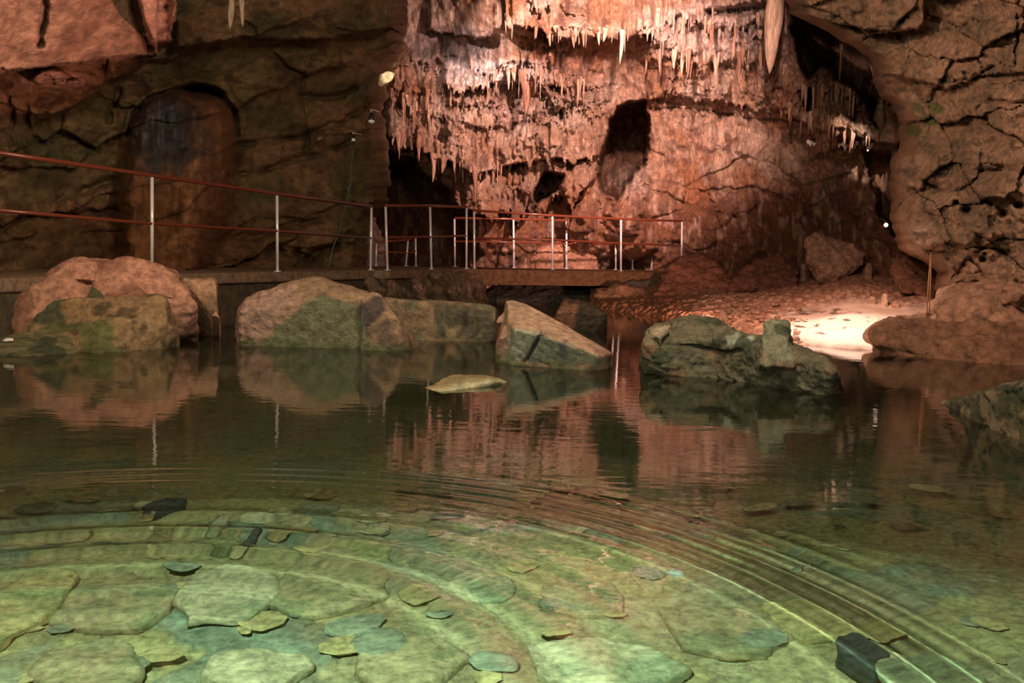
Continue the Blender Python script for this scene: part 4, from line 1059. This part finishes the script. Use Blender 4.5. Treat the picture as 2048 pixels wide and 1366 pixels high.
def stalactite(u, v0, v1, wpx, D_, mat, label, group=None, blunt=0.15):
    s_ = D_ / F
    vs, fs = stal_mesh((v1 - v0) * s_, wpx * s_ / 2, u * 0.37, blunt)
    o = mesh_obj('stalactite', vs, fs, mat); o.location = P(u, v0, D_)
    return tag(o, label, 'stalactite', group)
stalactite(461, -30, 56, 13, 10.4, M_PALE, 'left one of two pale stalactites hanging from the top of left wall', blunt=0.75)
stalactite(485, -30, 50, 10, 10.5, M_PALE, 'right one of two pale stalactites hanging from the top of left wall', blunt=0.75)
stalactite(848, 192, 250, 13, back_at(848, 200) - 0.3, M_STAL, 'pale finger stalactite low on the left end of the far wall', blunt=0.6)
stalactite(1243, 60, 126, 11, back_at(1243, 66) - 0.2, M_STAL, 'long pointed stalactite under the middle of the top ledge')
stalactite(1552, -60, 138, 34, 15.6, M_STAL, 'thick smooth column-like stalactite by the top of right wall', blunt=0.8)
stalactite(1052, 138, 226, 26, back_at(1052, 155) + 0.02, rock_mat('brown calcite', 2, 0.6, 0.6, base=(0.36, 0.18, 0.12), stretch=(2, 2, 0.5), pit=0), 'brown teardrop stalactite amid the white-lit band')
stalactite(1683, 88, 160, 7, 16.2, M_STAL, 'slender stalactite in the dark alcove at upper right')
stalactite(1760, 110, 180, 30, 14.2, M_STAL, 'broad stalactite between the dark alcove and right wall')
ST_MATS = [rock_mat('stalactite calcite', 1.5, 0.6, 0.6, base=q, stretch=(2, 2, 0.4), pit=0.0) for q in ((0.42, 0.24, 0.17), (0.50, 0.32, 0.24), (0.30, 0.15, 0.10))]
fr_list = [
    ([(990, 50), (1100, 66), (1180, 78), (1250, 76), (1320, 66)], 34, 10, 30, 'stalactite fringing the top ledge of the far wall', 'stalactites under the top ledge'),
    ([(1290, 60), (1360, 40), (1420, 60), (1560, 66)], 26, 14, 40, 'stalactite in the brightly lit curtain at upper centre right', 'stalactites of the bright upper curtain'),
    ([(1290, 125), (1400, 130), (1480, 120), (1570, 150)], 26, 14, 44, 'stalactite in the middle row of the bright curtain', 'stalactites of the middle curtain row'),
    ([(870, 160), (1000, 168), (1090, 168), (1180, 185)], 34, 16, 46, 'stalactite hanging from the white-lit band', 'stalactites under the white-lit band'),
    ([(770, 210), (820, 225), (880, 235)], 22, 12, 34, 'stalactite below the yellow-white flake on the far wall', 'stalactites by the left wall edge'),
    ([(780, 285), (830, 292), (890, 330), (950, 350), (1010, 340)], 30, 20, 56, 'stalactite over the dark hollow behind the railing', 'stalactites over the dark hollow'),
    ([(1590, 170), (1640, 185), (1700, 205), (1740, 200)], 22, 16, 50, 'stalactite in front of the dark alcove at upper right', 'stalactites of the upper right alcove'),
    ([(1560, 235), (1610, 255), (1680, 280), (1750, 284)], 24, 10, 26, 'stalactite along the ledge left of right wall', 'stalactites along the right ledge'),
]
for e_, n_, l0, l1, lb, gr in fr_list:
    fe = interp_pts(e_)
    for k_ in range(n_):
        t_ = min(max((k_ + random.random()) / n_ + 0.06 * math.sin(k_ * 1.3), 0), 1)
        u = e_[0][0] + (e_[-1][0] - e_[0][0]) * t_
        v = float(fe(u)) + random.uniform(-26, 14)
        ln = l0 * .6 + (l1 - l0) * random.random() ** 2
        best = min(((back_at(u, v - q), q) for q in range(0, 26, 2)))       # most prominent rock just above
        D_ = best[0] + 0.07; v0 = v - best[1] - 8
        size = 'longer' if ln > l0 * .6 + .3 * (l1 - l0) else 'short'
        place = ('at its left end', 'near its middle', 'at its right end')[min(int(t_ * 3), 2)]
        stalactite(u, v0, v + ln, random.choice((3.5, 5, 6, 8, 12)) * random.uniform(.8, 1.2), D_, random.choice(ST_MATS), '%s %s, %s' % (size, lb, place), gr + ', ' + size + ' ones ' + place)

# ------------------------------------------------------------------ stones on the pool bed
def bed_slab(u, v, wp, hp_, base, seed, label, z=-0.36, th=0.04, sides=7, group=None, nm_='bed_stone'):
    z = z - 0.018; g = bed_point(u, v, z); a_ = bed_point(u - wp / 2, v, z); b_ = bed_point(u + wp / 2, v, z); t_ = bed_point(u, v - hp_ / 2, z); d_ = bed_point(u, v + hp_ / 2, z)
    rx, ry = (b_ - a_).length / 2, (t_ - d_).length / 2
    cx_, cy_ = g.x, (t_.y + d_.y) / 2
    rs = random.Random(seed)
    pts = []
    for k_ in range(sides):
        an = math.tau * (k_ + rs.uniform(-.3, .3)) / sides; q = rs.uniform(0.85, 1.25)
        for zz, e_ in ((z - th * 1.6, 1.0), (z - 0.015, 1.0), (z, 0.95)):
            pts.append(Vector((cx_ + rx * q * e_ * math.cos(an), cy_ + ry * q * e_ * math.sin(an), zz)))
    o = rock(nm_, [pts], max(0.010, min(rx, ry) / 14), 0.012, 5, M_BED, base, seed=seed, paint=[('noise', (base[0] * .6, base[1] * .75, base[2] * .7), 0.05, 6)])
    return tag(o, label, 'stone', group)
YG = (0.50, 0.47, 0.20); PG = (0.50, 0.51, 0.29); BG = (0.38, 0.36, 0.18); DG = (0.08, 0.10, 0.08)
for k_, (u, v, wp, hp_, bs, z, lb) in enumerate((
    (40, 1205, 190, 150, YG, -.33, 'large yellow submerged slab at the left edge of the pool'),
    (240, 1205, 240, 120, BG, -.37, 'brownish submerged slab right of the yellow slab'),
    (455, 1185, 200, 110, PG, -.34, 'pale rounded submerged slab in the left foreground'),
    (665, 1165, 220, 165, BG, -.36, 'broad olive submerged slab right of the pale rounded one'),
    (680, 1098, 240, 40, YG, -.36, 'long yellow submerged stone behind the olive slab'),
    (330, 1010, 80, 34, DG, -.36, 'dark submerged block in the left middle of the pool'),
    (437, 1045, 42, 28, PG, -.35, 'small pale round stone right of the dark submerged block'),
    (450, 1082, 60, 34, BG, -.36, 'olive submerged stone below the small pale round stone'),
    (335, 1050, 36, 26, YG, -.36, 'small yellow stone below the dark submerged block'),
    (1630, 1235, 200, 90, YG, -.35, 'pale yellow submerged slab in the right foreground'),
    (1715, 1305, 90, 80, DG, -.35, 'dark lump on the pool bed at lower right'),
    (1860, 1350, 230, 90, PG, -.35, 'pale submerged slab at the lower right corner'),
    (1450, 1255, 260, 110, BG, -.37, 'wide olive submerged slab left of the pale yellow one'),
    (950, 1170, 170, 60, PG, -.37, 'pale greenish stone at the centre of the foreground'),
    (1160, 1190, 190, 80, BG, -.37, 'olive slab on the bed right of the centre foreground'),
    (1200, 1320, 300, 110, PG, -.36, 'wide pale green slab at the bottom edge of the photo'),
    (830, 1320, 220, 100, BG, -.37, 'olive slab at the bottom edge, left of centre'),
    (520, 1335, 230, 90, PG, -.36, 'pale green slab at the bottom edge, left quarter'),
    (180, 1330, 260, 100, BG, -.36, 'olive slab in the bottom left corner'),
    (640, 1015, 90, 22, (.2, .22, .13), -.37, 'thin grey-green stone on the bed in mid pool'),
    (575, 1040, 110, 28, BG, -.37, 'flat olive stone on the bed left of mid pool'),
    (1240, 1100, 60, 22, YG, -.37, 'small yellow stone on the bed right of mid pool'),
    (1355, 1142, 40, 16, (0.55, 0.70, 0.62), -.36, 'small bright bluish-white stone on the bed at centre right'),
    (505, 1070, 22, 30, DG, -.35, 'small black stone upright on the bed in mid left pool'),
    )):
    bed_slab(u, v, wp, hp_, bs, 200 + k_, lb, z)
protos = []
for k_ in range(6):
    rs = random.Random(400 + k_)
    bs = (YG, PG, BG, (0.26, 0.32, 0.20), (0.36, 0.30, 0.14), (0.16, 0.19, 0.12))[k_]
    pts = [Vector((math.cos(a) * rs.uniform(.7, 1), math.sin(a) * rs.uniform(.7, 1), z_)) * 0.07 for a in np.linspace(0, 5.5, 8) for z_ in (-0.3, 0.3)]
    protos.append(rock('bed_stone', [pts], 0.012, 0.010, 12, M_BED, bs, seed=410 + k_))
from itertools import count
NS = 120
names_col = ('yellow', 'pale green', 'olive', 'teal-grey', 'brown', 'dark')
for k_ in range(NS):
    v = 960 + 150 * random.random() if k_ % 3 else random.uniform(1100, 1360); u = random.uniform(-40, 2080)
    g = bed_point(u, v, -0.40)
    o = protos[k_] if k_ < 6 else protos[k_ % 6].copy()
    if k_ >= 6: col.objects.link(o)
    s_ = random.uniform(0.35, 1.25)
    o.location = (g.x, g.y, g.z); o.scale = (s_ * random.uniform(.8, 1.4), s_ * random.uniform(.6, 1.1), s_ * 0.4); o.rotation_euler = (0, 0, random.uniform(0, 6.28))
    zn = 'left third' if u < 683 else ('middle third' if u < 1366 else 'right third'); zf = 'far' if v < 1100 else 'near'
    tag(o, 'small %s stone on the pool bed, %s of the photo, %s part' % (names_col[k_ % 6], zn, zf), 'stone', '%s stones on the pool bed, %s, %s' % (names_col[k_ % 6], zn, zf))
